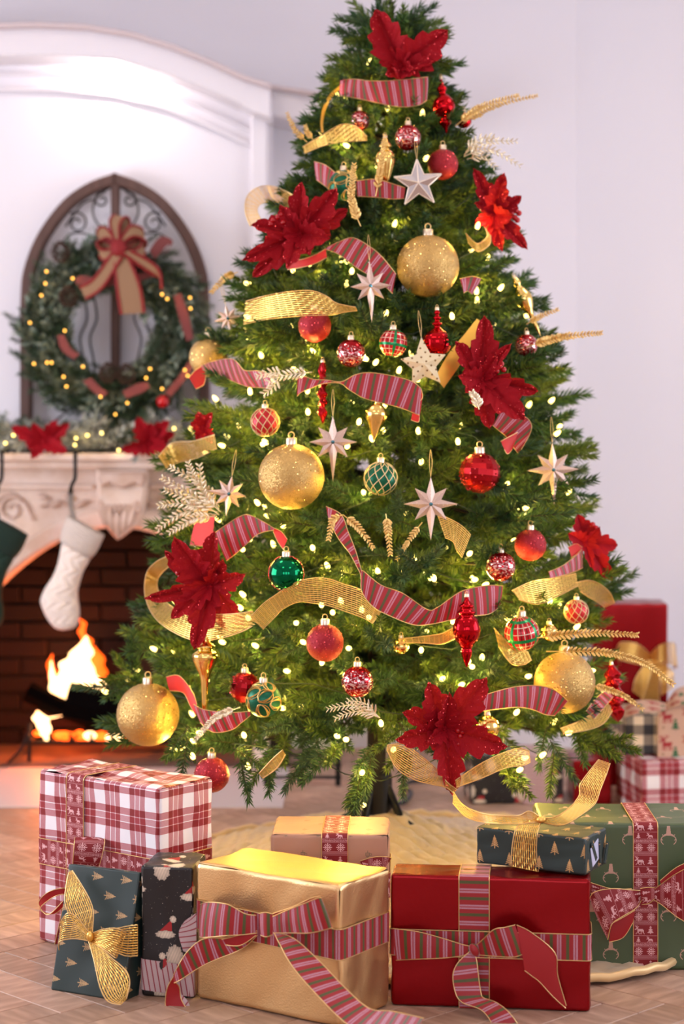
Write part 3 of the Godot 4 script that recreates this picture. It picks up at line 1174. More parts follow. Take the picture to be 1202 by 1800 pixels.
func fire() -> void:
	var o := thing("fire", "orange and white flames burning round the black logs", "fire", at(130, 1290, 7.5))
	placed("flame", flame([[118, 1240], [128, 1205], [130, 1170], [143, 1150], [152, 1118]], [12, 28, 25, 20, 1], 7.56), mats.flame_core, o)
	placed("flame", flame([[160, 1235], [158, 1205], [150, 1180], [140, 1150], [120, 1148]], [10, 26, 16, 12, 1], 7.58), mats.flame_core, o)
	placed("flame", flame([[108, 1240], [98, 1215], [92, 1190], [90, 1162]], [8, 10, 5, 1], 7.56), mats.flame_core, o)
	placed("flame", flame([[150, 1150], [155, 1128], [143, 1112], [147, 1096], [136, 1085]], [5, 9, 6, 5, 0.5], 7.6), mats.flame_edge, o)
	placed("flame", flame([[140, 1240], [150, 1190], [168, 1160], [165, 1135]], [30, 34, 16, 1], 7.66), mats.flame_edge, o)
	placed("flame", flame([[100, 1235], [100, 1200], [88, 1170], [92, 1150]], [16, 12, 6, 1], 7.64), mats.flame_edge, o)
	placed("flame", flame([[84, 1305], [80, 1285], [72, 1265], [66, 1250]], [3, 9, 14, 2], 7.4), mats.flame_core, o)
	placed("flame", flame([[70, 1262], [85, 1262], [108, 1258]], [6, 7, 2], 7.4), mats.flame_core, o)
	for k in 14:
		var g := Geo.new()
		var x: float = [78, 104, 122, 140, 158, 172, 182, 193, 200, 66, 112, 150, 210, 232][k]
		g.ball(at(x, 1293 + (k % 3) * 4 - 4, 7.44 + (k % 4) * 0.04), Vector3(0.018, 0.012, 0.014) * (1.0 + 0.4 * (k % 3)), 8, 6)
		placed("ember", g.mesh(), mats.ember if k % 4 else mats.flame_core, o)
	var l := OmniLight3D.new()
	l.name = "fire_light"
	l.light_color = Color(1.0, 0.45, 0.14)
	l.light_energy = 0.4
	l.light_size = 0.05
	l.omni_range = 12
	l.shadow_enabled = true
	l.position = at(132, 1190, 7.56) - o.position
	o.add_child(l)
	var l2 := OmniLight3D.new()
	l2.name = "ember_light"
	l2.light_color = Color(1.0, 0.42, 0.12)
	l2.light_energy = 0.14
	l2.light_size = 0.02
	l2.omni_range = 12
	l2.shadow_enabled = true
	l2.position = at(77, 1272, 7.4) - o.position
	o.add_child(l2)
	var logs := [[[[48, 1216], [100, 1242], [165, 1266], [205, 1276]], 0.042, 0.034, "thin charred log slanting down behind the thick one", 7.46], [[[118, 1232], [160, 1241], [215, 1254], [270, 1266]], 0.074, 0.066, "thick black log lying on top in the fire", 7.42], [[[150, 1282], [230, 1280], [320, 1285]], 0.03, 0.03, "charred log lying low in the grate behind the embers", 7.6]]
	for k in 3:
		var q = logs[k]
		var w := thing("firewood_log", q[3], "log", at(q[0][1][0], q[0][1][1], q[4]), "logs in the fire")
		var g := Geo.new()
		g.tube(path_px(q[0], q[4], 4), q[1], q[2], 7)
		placed("bark", g.mesh(false), mats.log, w)
	var gr := thing("fire_grate", "black iron fire grate under the burning logs", "grate", at(130, 1340, 7.42))
	for k in 2:
		var g := Geo.new()
		var d: float = [7.38, 7.6][k]
		g.tube(PackedVector3Array([Vector3(at(44, 0, 7.38).x, at(0, 1305, 7.38).y, -d), Vector3(at(330, 0, 7.38).x, at(0, 1305, 7.38).y, -d)]), 0.008)
		placed("rail", g.mesh(), mats.black_metal, gr)
	for k in 8:
		var x := 52 + k * 36
		var g := Geo.new()
		var a := at(x, 1290, 7.37)
		g.tube(PackedVector3Array([a, Vector3(a.x, at(0, 1305, 7.38).y, -7.38), Vector3(a.x, at(0, 1305, 7.38).y, -7.62)]), 0.007)
		placed("bar", g.mesh(), mats.black_metal, gr)
	for x in [52, 300]:
		var g := Geo.new()
		g.tube(PackedVector3Array([at(x, 1272, 7.37), Vector3(at(x, 0, 7.37).x, 0.01, -7.36)]), 0.008)
		placed("leg", g.mesh(), mats.black_metal, gr)
	var pk := thing("fire_poker", "thin black poker leaning at the front of the fire opening", "poker", at(12, 1345, 7.25))
	var pg := Geo.new()
	pg.tube(path_px([[50, 1290], [36, 1318], [12, 1344]], 7.33), 0.007)
	placed("rod", pg.mesh(), mats.black_metal, pk)


# ---------------------------------------------------------------- twigs
func sprig(length: float, count: int, nl: float, dark: Color, light: Color, sd: int, wide := 0.0023) -> ArrayMesh:
	var r := RandomNumberGenerator.new()
	r.seed = sd
	var g := Geo.new()
	var bend := Vector3(r.randf_range(-0.1, 0.1), 0, r.randf_range(-0.1, 0.1))
	var along := func(t: float) -> Vector3: return Vector3(0, t * length, 0) + bend * t * t * length
	var line := PackedVector3Array()
	for k in 5:
		line.append(along.call(k / 4.0))
	g.tube(line, 0.0022, 0.0012, 4, false)
	for k in g.v.size():
		g.col.append(Color(0.06, 0.05, 0.025))
	for k in count:
		var t := 0.04 + 0.96 * float(k) / count
		var a := k * 2.39996 + r.randf_range(-0.4, 0.4)
		var p: Vector3 = along.call(t)
		var spread := lerpf(1.1, 0.55, t * t) * r.randf_range(0.8, 1.15)
		var dir := (Vector3(cos(a), 0, sin(a)) * sin(spread) + Vector3.UP * cos(spread) + bend * t).normalized()
		var l := nl * r.randf_range(0.8, 1.15) * lerpf(1.0, 0.72, t)
		var side := dir.cross(Vector3(r.randf_range(-1, 1), r.randf_range(-1, 1), r.randf_range(-1, 1))).normalized() * wide * 0.5
		var c := dark.lerp(light, r.randf())
		var tip := p + dir * l + Vector3.UP * l * 0.08
		var m := p + dir * l * 0.5
		var q := g.pt(p - side * 0.6)
		g.pt(p + side * 0.6)
		g.pt(m + side)
		g.pt(m - side)
		g.pt(tip)
		g.quad(q, q + 1, q + 2, q + 3)
		g.tri(q + 3, q + 2, q + 4)
		for e in 5:
			g.col.append(c.lerp(light, 0.5) if e == 4 else c)
	return g.mesh()


func facing(dir: Vector3, roll: float, s: float) -> Basis:
	var y := dir.normalized()
	var x := y.cross(Vector3(0.3, 0.2, 0.9) if absf(y.z) < 0.9 else Vector3.RIGHT).normalized()
	var z := x.cross(y)
	return Basis(x, y, z).rotated(y, roll).scaled(Vector3.ONE * s)


func swarm(called: String, mesh: Mesh, m: Material, list: Array, parent: Node3D) -> void:
	if list.is_empty():
		return
	var mm := MultiMesh.new()
	mm.transform_format = MultiMesh.TRANSFORM_3D
	mm.mesh = mesh
	mm.instance_count = list.size()
	for i in list.size():
		mm.set_instance_transform(i, list[i])
	var o := MultiMeshInstance3D.new()
	o.name = called
	o.multimesh = mm
	o.material_override = m
	o.position = -parent.position
	parent.add_child(o, true)
	o.set_meta("kind", "stuff")


var bulb_mesh: ArrayMesh
var socket_mesh: ArrayMesh

func bulb(parent: Node3D, p: Vector3, dir: Vector3, energy: float, m: Material, color: Color, s := 1.0, lit := true) -> void:
	if bulb_mesh == null:
		var g := Geo.new()
		g.lathe([[0.0, -0.001], [0.0042, 0.0], [0.0052, 0.004], [0.005, 0.009], [0.003, 0.014], [0.0, 0.0165]], 10)
		bulb_mesh = g.mesh()
		g = Geo.new()
		g.lathe([[0.0, -0.013], [0.0035, -0.013], [0.0042, -0.006], [0.0044, 0.0005], [0.0, 0.001]], 8)
		socket_mesh = g.mesh()
	var o := piece("bulb", bulb_mesh, m, parent, Transform3D(facing(dir, 0.0, s), p - parent.position))
	piece("socket", socket_mesh, mats.wire_green, o)
	if lit:
		var l := OmniLight3D.new()
		l.name = "bulb_light"
		l.light_color = color
		l.light_energy = energy
		l.light_size = 0.004
		l.omni_range = 6
		l.shadow_enabled = true
		l.position = Vector3(0, 0.007, 0)
		o.add_child(l, true)


# ---------------------------------------------------------------- over the mantel
func over_mantel() -> void:
	var d := 7.4
	var o := thing("arched_frame", "brown wooden gothic arch frame with scrolled ironwork standing on the mantel", "frame", at(203, 797, d))
	var left := [[47, 800], [47, 640], [48, 520], [55, 470], [78, 415], [118, 362], [160, 332], [203, 316]]
	for side in 2:
		var lo := PackedVector2Array()
		var mid := outline(left, d, 6, false)
		var hi := PackedVector2Array()
		var cx := at(203, 0, d).x
		for i in mid.size():
			var t := (mid[mini(i + 1, mid.size() - 1)] - mid[maxi(i - 1, 0)]).normalized()
			var n := Vector2(-t.y, t.x) * 0.021
			if i == mid.size() - 1:
				n = Vector2(0.0, 0.024)
			lo.append(mid[i] - n)
			hi.append(mid[i] + n)
		hi.reverse()
		var poly := lo + hi
		if side == 1:
			for i in poly.size():
				poly[i].x = 2 * cx - poly[i].x
		var g := Geo.new()
		g.slab(poly, -7.365, -7.42, 0.006)
		placed("side_rail", g.mesh(false), mats.stained_wood, o)
	placed("mullion", slab_px([[196, 322], [211, 322], [211, 800], [196, 800]], d, 7.37, 7.415, 0.004), mats.stained_wood, o)
	var scrolls := []
	for s in [-1.0, 1.0]:
		scrolls.append(spiral(Vector2(203 + s * 68, 392), 20, 5, 2.2 if s < 0 else PI - 2.2, 1.3 * s, d))
		scrolls.append(spiral(Vector2(203 + s * 24, 352), 14, 4, 1.2 if s < 0 else PI - 1.2, -1.2 * s, d))
		scrolls.append(path_px([[203 + s * 10, 330], [203 + s * 32, 345], [203 + s * 40, 372], [203 + s * 30, 395], [203 + s * 12, 400]], d))
		scrolls.append(path_px([[203 + s * 88, 398], [203 + s * 60, 360], [203 + s * 38, 350]], d))
		scrolls.append(path_px([[203 + s * 95, 430], [203 + s * 80, 412], [203 + s * 50, 412], [203 + s * 14, 440]], d))
		scrolls.append(spiral(Vector2(203 + s * 88, 705), 24, 6, 1.5, -1.4 * s, d))
		scrolls.append(path_px([[203 + s * 64, 705], [203 + s * 112, 745], [203 + s * 140, 760]], d))
		for x in [38.0, 55.0, 92.0]:
			scrolls.append(path_px([[203 + s * x, 520], [203 + s * (x - 5), 560], [203 + s * (x + 7), 595], [203 + s * x, 640], [203 + s * (x - 3), 720]], d))
	for p in scrolls:
		var g := Geo.new()
		g.tube(p, 0.0042, 0.004, 6)
		placed("scroll", g.mesh(), mats.iron, o)

	# wreath
	var wd := 7.25
	var wr := thing("wreath", "round evergreen wreath with burlap bow and fairy lights hung on the arch", "wreath", at(197, 732, wd))
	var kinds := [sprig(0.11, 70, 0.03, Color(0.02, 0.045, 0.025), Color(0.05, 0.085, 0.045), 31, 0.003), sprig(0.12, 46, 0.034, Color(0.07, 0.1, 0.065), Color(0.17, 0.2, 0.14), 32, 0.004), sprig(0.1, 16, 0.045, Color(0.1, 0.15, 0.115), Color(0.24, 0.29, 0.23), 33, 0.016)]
	var lists := [[], [], []]
	var c := at(197, 582, wd)
	for k in 1000:
		var a := rng.randf() * TAU
		var rad := Vector3(cos(a), sin(a), 0)
		var r := (115.0 + rng.randf_range(-36, 36)) / F * wd
		var dir := (rad.cross(Vector3(0, 0, 1)) * (1.0 if k % 2 else 0.8) + rad * rng.randf_range(-0.7, 1.0) + Vector3(0, 0, rng.randf_range(0.0, 0.9))).normalized()
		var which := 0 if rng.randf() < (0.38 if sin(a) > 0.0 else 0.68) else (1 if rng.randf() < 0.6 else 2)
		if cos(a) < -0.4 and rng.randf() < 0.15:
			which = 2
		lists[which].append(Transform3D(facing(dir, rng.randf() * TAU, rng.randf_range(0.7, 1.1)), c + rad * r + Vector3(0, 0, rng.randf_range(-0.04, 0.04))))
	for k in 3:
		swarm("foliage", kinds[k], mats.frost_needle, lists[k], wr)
	var ring := PackedVector3Array()
	for k in 49:
		ring.append(c + Vector3(cos(TAU * k / 48), sin(TAU * k / 48), 0) * 0.245)
	var rg := Geo.new()
	rg.tube(ring, 0.028, 0.028, 8, false)
	placed("ring", rg.mesh(), mats.bark, wr)
	var hw := Geo.new()
	hw.tube(PackedVector3Array([c + Vector3(0, 0.245, 0), c + Vector3(0, 0.275, -0.06), c + Vector3(0, 0.28, -0.125)]), 0.004)
	placed("hanging_wire", hw.mesh(), mats.iron, wr)
	for q in [[106, 442], [190, 655], [222, 657], [240, 470], [120, 520]]:
		placed("pinecone", pinecone(at(q[0], q[1], wd - 0.09), 0.032), mats.cone_brown, wr)
	for q in [[286, 706]]:
		var g := Geo.new()
		g.ball(at(q[0], q[1], wd - 0.09), Vector3.ONE * 0.024)
		placed("berry", g.mesh(), mats.berry, wr)
	var flat := func(_x, _y): return wd - 0.12
	# burlap bow with red edges
	for q in [[[205, 432], [185, 405], [168, 408], [170, 425], [205, 440]], [[208, 432], [235, 402], [262, 408], [258, 428], [210, 442]], [[206, 430], [200, 385], [212, 368], [222, 385], [212, 430]], [[208, 440], [240, 455], [262, 440], [250, 425], [212, 436]], [[205, 440], [175, 452], [165, 438], [180, 428], [205, 436]]]:
		var pts := []
		for i in q.size():
			var w: float = [8, 22, 26, 22, 8][i]
			var up: float = [0.05, 0.04, 0.01, -0.01, 0.03][i]
			var nx := 0.25 if q[2][1] > 400 else 1.0
			var ny := 1.0 if q[2][1] > 400 else 0.15
			var bx: float = 208 + (q[i][0] - 208) * 0.82
			var by: float = 432 + (q[i][1] - 432) * 0.82
			pts.append([bx - w * nx * 0.4, by - w * ny * 0.4, bx + w * nx * 0.4, by + w * ny * 0.4, up])
		var ab := edges(pts, flat)
		var loop := placed("bow_loop", sheet(ab, 0.05), mats.burlap, wr)
		piece("red_edge", wires(ab, 0.005), mats.dark_red_edge, loop)
	for q in [[[200, 445, 222, 445, 0.05], [205, 500, 244, 498, 0.04], [213, 553, 253, 550, 0.02]], [[200, 440, 214, 452, 0.06], [165, 490, 180, 505, 0.03], [140, 505, 150, 525, 0.02]], [[215, 445, 228, 440, 0.06], [262, 478, 276, 470, 0.03], [282, 488, 284, 508, 0.0]]]:
		var ab := edges(q, flat)
		var tail := placed("bow_tail", sheet(ab, 0.05), mats.burlap, wr)
		piece("red_edge", wires(ab, 0.006), mats.dark_red_edge, tail)
	var knot := Geo.new()
	knot.ball(at(208, 436, wd - 0.17), Vector3(0.03, 0.034, 0.025))
	placed("bow_knot", knot.mesh(), mats.dark_red_edge, wr)
	for q in [[[100, 590, 112, 588], [108, 615, 125, 612], [130, 632, 140, 622]], [[145, 670, 160, 664], [165, 690, 178, 682], [180, 698, 190, 690]], [[215, 688, 222, 700], [240, 675, 250, 690], [258, 672, 264, 680]], [[305, 520, 318, 515], [315, 560, 332, 556], [328, 600, 340, 595]], [[290, 690, 300, 698], [315, 660, 325, 668], [335, 630, 342, 640]], [[262, 440, 272, 456], [282, 416, 296, 430], [304, 424, 296, 440], [290, 444, 282, 450]], [[204, 488, 206, 500], [175, 490, 176, 506], [145, 484, 146, 500], [132, 490, 134, 500]], [[210, 478, 210, 490], [240, 482, 240, 494], [272, 470, 276, 484]], [[205, 470, 210, 480], [230, 462, 236, 474], [262, 452, 266, 466]]]:
		placed("plaid_ribbon", sheet(edges(q, flat, 0.0), 0.06), mats.dull_ribbon, wr)
	for q in [[128, 490], [80, 499], [73, 520], [53, 568], [114, 582], [146, 645], [112, 663], [117, 680], [83, 638], [91, 638], [177, 698], [224, 709], [203, 729], [257, 665], [264, 649], [285, 684], [294, 526], [285, 518], [334, 524], [335, 543], [330, 661], [325, 651], [82, 478], [60, 640]]:
		bulb(wr, at(q[0], q[1], wd - 0.15), Vector3(0, 0.3, 1), 0.0012, mats.bulb_amber, Color(1, 0.75, 0.35), 0.75)

	# garland
	var ga := thing("garland", "frosted pine garland with warm lights lying along the mantel", "garland", at(150, 797, 7.2))
	lists = [[], [], []]
	for k in 330:
		var x := rng.randf_range(-60, 400)
		var p := at(x, rng.randf_range(762, 796), rng.randf_range(7.08, 7.3))
		p.y = maxf(p.y, 1.2)
		var dir := Vector3(rng.randf_range(-1, 1), rng.randf_range(-0.1, 0.6), rng.randf_range(-0.3, 0.6))
		lists[1 if rng.randf() < 0.6 else (0 if rng.randf() < 0.5 else 2)].append(Transform3D(facing(dir, rng.randf() * TAU, rng.randf_range(0.7, 1.05)), p))
	var frosty := [kinds[0], sprig(0.11, 46, 0.034, Color(0.2, 0.25, 0.2), Color(0.5, 0.52, 0.48), 34, 0.0045), sprig(0.1, 16, 0.045, Color(0.3, 0.34, 0.3), Color(0.55, 0.57, 0.53), 35, 0.016)]
	for k in 3:
		swarm("foliage", frosty[k], mats.frost_needle, lists[k], ga)
	for q in [[24, 766], [73, 760], [134, 771], [132, 783], [154, 766], [179, 762], [209, 792], [306, 754], [335, 754], [341, 763], [10, 780], [290, 775], [250, 760]]:
		bulb(ga, at(q[0], q[1], 7.02), Vector3(0, 0.3, 1), 0.0016, mats.bulb_light, Color(1, 0.82, 0.5), 1.0)


func pinecone(c: Vector3, r: float) -> ArrayMesh:
	var g := Geo.new()
	for k in 60:
		var t := k / 60.0
		var a := k * 2.39996
		var rr := r * sin(PI * (0.12 + 0.85 * t))
		var p := c + Vector3(cos(a) * rr, (t - 0.5) * r * 2.4, sin(a) * rr)
		g.ball(p, Vector3(0.26, 0.1, 0.26) * r, 6, 4)
	return g.mesh()


# ---------------------------------------------------------------- the tree
func in_the_way(p: Vector3, tip: Vector3) -> bool:
	for q in [p, tip, (p + tip) / 2]:
		var d: float = -q.z
		var px: float = CX + q.x * F / d
		var py: float = HY + (CH - q.y) * F / d
		for c in kept_clear:
			if d < c[3] + 0.015 and d > c[3] - 0.3:
				var dx: float = px - c[0]
				var dy: float = py - c[1]
				var gap: float = c[2]
				if dx * dx + dy * dy < gap * gap:
					return true
	return false


func tree() -> void:
	var o := thing("christmas_tree", "tall full green artificial christmas tree in the middle of the room", "tree", Vector3(TX, 0, -TD))
	var g := Geo.new()
	g.tube(PackedVector3Array([Vector3(TX, 0.12, -TD), Vector3(TX, 1.2, -TD), Vector3(axis_at(2.2), 2.2, -TD), Vector3(axis_at(2.5), 2.52, -TD)]), 0.03, 0.006, 10)
	placed("trunk", g.mesh(), mats.bark, o)
	for k in 4:
		var a := TAU * k / 4 + 0.5
		var e := Vector3(cos(a), 0, sin(a))
		g = Geo.new()
		g.tube(PackedVector3Array([Vector3(TX, 0.26, -TD) + e * 0.03, Vector3(TX, 0.16, -TD) + e * 0.08, Vector3(TX, 0.02, -TD) + e * 0.34, Vector3(TX, 0.012, -TD) + e * 0.38]), 0.013, 0.011, 8)
		placed("stand_leg", g.mesh(), mats.black_metal, o)
	g = Geo.new()
	g.lathe([[0.036, 0.1], [0.045, 0.11], [0.045, 0.28], [0.038, 0.29]], 14, Transform3D(Basis(), Vector3(TX, 0, -TD)))
	placed("stand_collar", g.mesh(), mats.black_metal, o)

	var kinds := []
	for k in 5:
		kinds.append(sprig(0.155, 120, 0.038, [Color(0.025, 0.07, 0.02), Color(0.035, 0.08, 0.014), Color(0.02, 0.055, 0.022), Color(0.045, 0.09, 0.015), Color(0.03, 0.07, 0.03)][k], [Color(0.085, 0.155, 0.04), Color(0.125, 0.18, 0.035), Color(0.06, 0.115, 0.045), Color(0.15, 0.2, 0.04), Color(0.085, 0.135, 0.06)][k], 50 + k, 0.0044))
	var twigs := []
	var boughs := Geo.new()
	var y := 0.5
	var tier := 0
	while y < 2.48:
		var r := radius_at(y)
		var n := int(clampf(r * 36.0, 5, 26))
		for k in n:
			var a := TAU * (k + 0.5 * (tier % 2) + rng.randf_range(-0.25, 0.25)) / n
			var e := Vector3(cos(a), 0, sin(a))
			var reach := maxf(r * rng.randf_range(0.86, 1.1) - 0.085, 0.03)
			var rise := rng.randf_range(-0.12, 0.12) + (0.25 if y > 2.1 else 0.0)
			if y < 0.5:
				rise -= 0.1
			var root := Vector3(axis_at(y), y - 0.02, -TD)
			var tip := root + e * reach + Vector3.UP * rise * reach
			if tip.z < -7.0:
				continue
			var mid := root.lerp(tip, 0.55) + Vector3.UP * 0.02
			boughs.tube(PackedVector3Array([root, mid, tip - (tip - root) * 0.08]), 0.008, 0.003, 4, false)
			var behind := sin(a) < -0.35
			var along := (tip - root).normalized()
			var m := int(3 + reach * (12.5 if not behind else 6))
			for j in m:
				var t := 0.22 + 0.74 * (j + rng.randf()) / m
				var p := root.lerp(mid, t / 0.55) if t < 0.55 else mid.lerp(tip, (t - 0.55) / 0.45)
				var s := 1.0 if j % 2 else -1.0
				var across := along.cross(Vector3.UP).normalized() * s
				var dir := (along * rng.randf_range(0.5, 1.0) + across * rng.randf_range(0.3, 0.9) + Vector3.UP * rng.randf_range(-0.35, 0.5)).normalized()
				twigs.append([p, dir, rng.randf_range(0.75, 1.1)])
			for j in 3:
				twigs.append([tip - along * 0.07, (along + Vector3(rng.randf_range(-0.3, 0.3), rng.randf_range(-0.1, 0.45), rng.randf_range(-0.3, 0.3))).normalized(), rng.randf_range(0.85, 1.15)])
		y += lerpf(0.105, 0.07, clampf(y / 2.4, 0, 1))
		tier += 1
	# leading shoots at the top
	for q in [[Vector3(-0.02, 1, 0.05), 2.36], [Vector3(0.25, 1, 0.1), 2.32], [Vector3(-0.5, 0.8, 0.2), 2.3], [Vector3(0.6, 0.8, 0.2), 2.28], [Vector3(0, 1, 0.4), 2.3], [Vector3(0.1, 1, -0.3), 2.33], [Vector3(-0.3, 1, 0.0), 2.38], [Vector3(0.05, 1, 0.0), 2.4]]:
		twigs.append([Vector3(axis_at(q[1]), q[1], -TD), q[0].normalized(), 1.0])
	# low boughs the photograph shows reaching forward
	for q in [[640, 1330, 625, 1425, 4.88], [655, 1310, 640, 1400, 4.9], [300, 1270, 262, 1330, 4.98], [330, 1280, 330, 1350, 4.95], [350, 1290, 400, 1350, 4.94], [400, 1300, 440, 1355, 4.92], [960, 1280, 985, 1360, 5.05], [1010, 1300, 1100, 1305, 5.1], [1000, 1270, 1040, 1320, 5.1], [880, 1330, 905, 1375, 5.0], [250, 1190, 185, 1215, 5.4], [260, 1250, 215, 1150, 5.4], [290, 1250, 255, 1330, 5.0], [560, 1300, 520, 1350, 4.95], [480, 1310, 470, 1360, 4.95], [610, 1300, 560, 1345, 4.9], [700, 1310, 720, 1350, 4.95]]:
		var p := at(q[0], q[1], q[4] + 0.1)
		var tip := at(q[2], q[3], q[4])
		var n := int(p.distance_to(tip) / 0.05) + 1
		for j in n:
			twigs.append([p.lerp(tip, float(j) / n * 0.8), ((tip - p).normalized() + Vector3(rng.randf_range(-0.5, 0.5), rng.randf_range(-0.25, 0.25), rng.randf_range(-0.5, 0.5))).normalized(), 0.85])
	# dense growth round the trunk
	for k in 520:
		var h := rng.randf_range(0.5, 2.3)
		var a := rng.randf() * TAU
		var e := Vector3(cos(a), 0, sin(a))
		twigs.append([Vector3(axis_at(h), h, -TD) + e * radius_at(h) * rng.randf_range(0.05, 0.5), (e + Vector3(rng.randf_range(-0.6, 0.6), rng.randf_range(-0.5, 0.6), rng.randf_range(-0.6, 0.6))).normalized(), 1.1])
	var front := []
	var rest := [[], [], [], [], []]
	for w in twigs:
		var tip: Vector3 = w[0] + w[1] * 0.15 * w[2]
		var floor_gap := 0.44 if tip.z > -5.15 else 0.36
		if tip.z < -7.1 or (w[2] != 0.85 and tip.y < floor_gap) or in_the_way(w[0], tip):
			continue
		var c := axis_at(tip.y)
		front.append([w, Vector2(tip.x - c, tip.z + TD).length() / maxf(radius_at(tip.y), 0.1) + (tip.z + TD) * 0.9])
	front.sort_custom(func(a, b): return a[1] > b[1])
	for i in front.size():
		var w = front[i][0]
		var xf := Transform3D(facing(w[1], rng.randf() * TAU, w[2]), w[0])
		var k := rng.randi() % 5
		if i < 300:
			piece("twig", kinds[k], mats.needle, o, Transform3D(xf.basis, xf.origin - o.position))
		else:
			rest[k].append(xf)
	for k in 5:
		swarm("twigs", kinds[k], mats.needle, rest[k], o)
	placed("boughs", boughs.mesh(), mats.bark, o, "stuff")
	print("twigs ", front.size())


func string_lights() -> void:
	var o := thing("string_lights", "warm white fairy lights strung all over the christmas tree", "string lights", Vector3(TX, 0.3, -TD))
	var spots := []
	for q in [[592, 175], [648, 115], [725, 168], [683, 195], [742, 205], [567, 243], [613, 258], [745, 282], [692, 398], [838, 402], [545, 466], [612, 463], [618, 480], [855, 457], [837, 517], [877, 510], [838, 533], [880, 533], [795, 560], [677, 555], [515, 478], [440, 500], [620, 590], [513, 578], [440, 560], [445, 598], [460, 628], [553, 622], [700, 655], [658, 640], [645, 632], [735, 670], [382, 705], [440, 693], [540, 690], [620, 710], [630, 745], [735, 762], [672, 760], [655, 775], [470, 780], [395, 785], [462, 782], [640, 868], [740, 815], [805, 780], [975, 765], [980, 755], [890, 855], [910, 895], [995, 868], [455, 887], [500, 925], [440, 950], [428, 968], [550, 965], [577, 998], [600, 1012], [725, 985], [755, 1018], [747, 1007], [665, 1008], [708, 1010], [763, 1020], [823, 975], [900, 952], [920, 895], [850, 1030], [880, 1005], [965, 1060], [977, 1068], [1010, 1105], [888, 1088], [870, 1085], [900, 1085], [795, 1095], [740, 1145], [745, 1110], [650, 1085], [585, 1078], [615, 1140], [522, 1095], [535, 1130], [395, 1130], [275, 1143], [245, 1180], [230, 1195], [190, 1218], [310, 1060], [430, 1048], [565, 1065], [600, 1060], [625, 1100], [823, 1165], [828, 1172], [775, 1195], [808, 1205], [925, 1190], [985, 1183], [1015, 1195], [1035, 1180], [970, 1272], [995, 1290], [950, 1330], [918, 1333], [910, 1355], [905, 1255], [690, 1320], [610, 1300], [595, 1295], [670, 1275], [635, 1360], [640, 1415], [500, 1245], [490, 1240], [310, 1320], [325, 1318], [340, 1333], [437, 1350], [345, 1305], [430, 1295], [355, 1290]]:
		var px: float = q[0]
		var py: float = q[1]
		spots.append(at(px, py, near_side(px, minf(py, 1320)) + [0.03, 0.07, 0.12][spots.size() % 3]))
	while spots.size() < 265:
		var y := 0.42 + 1.95 * (1.0 - sqrt(rng.randf()))
		var a := rng.randf() * TAU
		if sin(a) < -0.5:
			continue
		var r := radius_at(y) * rng.randf_range(0.45, 0.93)
		spots.append(Vector3(axis_at(y) + cos(a) * r, y, -TD + sin(a) * r))
	spots.sort_custom(func(a, b): return a.y < b.y)
	for p in spots:
		var e: Vector3 = p - Vector3(axis_at(p.y), p.y - 0.25, -TD)
		var strong := rng.randf() < 0.42
		bulb(o, p, e + Vector3(rng.randf_range(-0.3, 0.3), rng.randf_range(-0.2, 0.5), 0), 0.042 if strong else 0.006, mats.bulb_light, Color(1, 0.83, 0.4), 1.3)
	# the wire runs from bulb to bulb round the tree
	var g := Geo.new()
	for band in 12:
		var p := PackedVector3Array()
		for k in 25:
			var a := -0.3 + (PI + 0.6) * k / 24.0
			var y := 0.42 + band * 0.165 + 0.04 * sin(k * 0.9 + band)
			var r := radius_at(y) * (0.85 + 0.06 * sin(k * 1.7 + band))
			p.append(Vector3(axis_at(y) + cos(a) * r, y, -TD + sin(a) * r))
		g.tube(p, 0.0016, 0.0016, 4, false)
	placed("wire", g.mesh(), mats.wire_green, o)


# ---------------------------------------------------------------- decorations on the tree
func hung(called: String, label: String, category: String, px: float, py: float, rpx: float, push: float, group := "") -> Node3D:
	var d := near_side(px, py) - push
	clear_of(px, py, rpx, d)
	return thing(called, label, category, at(px, py, d), group)


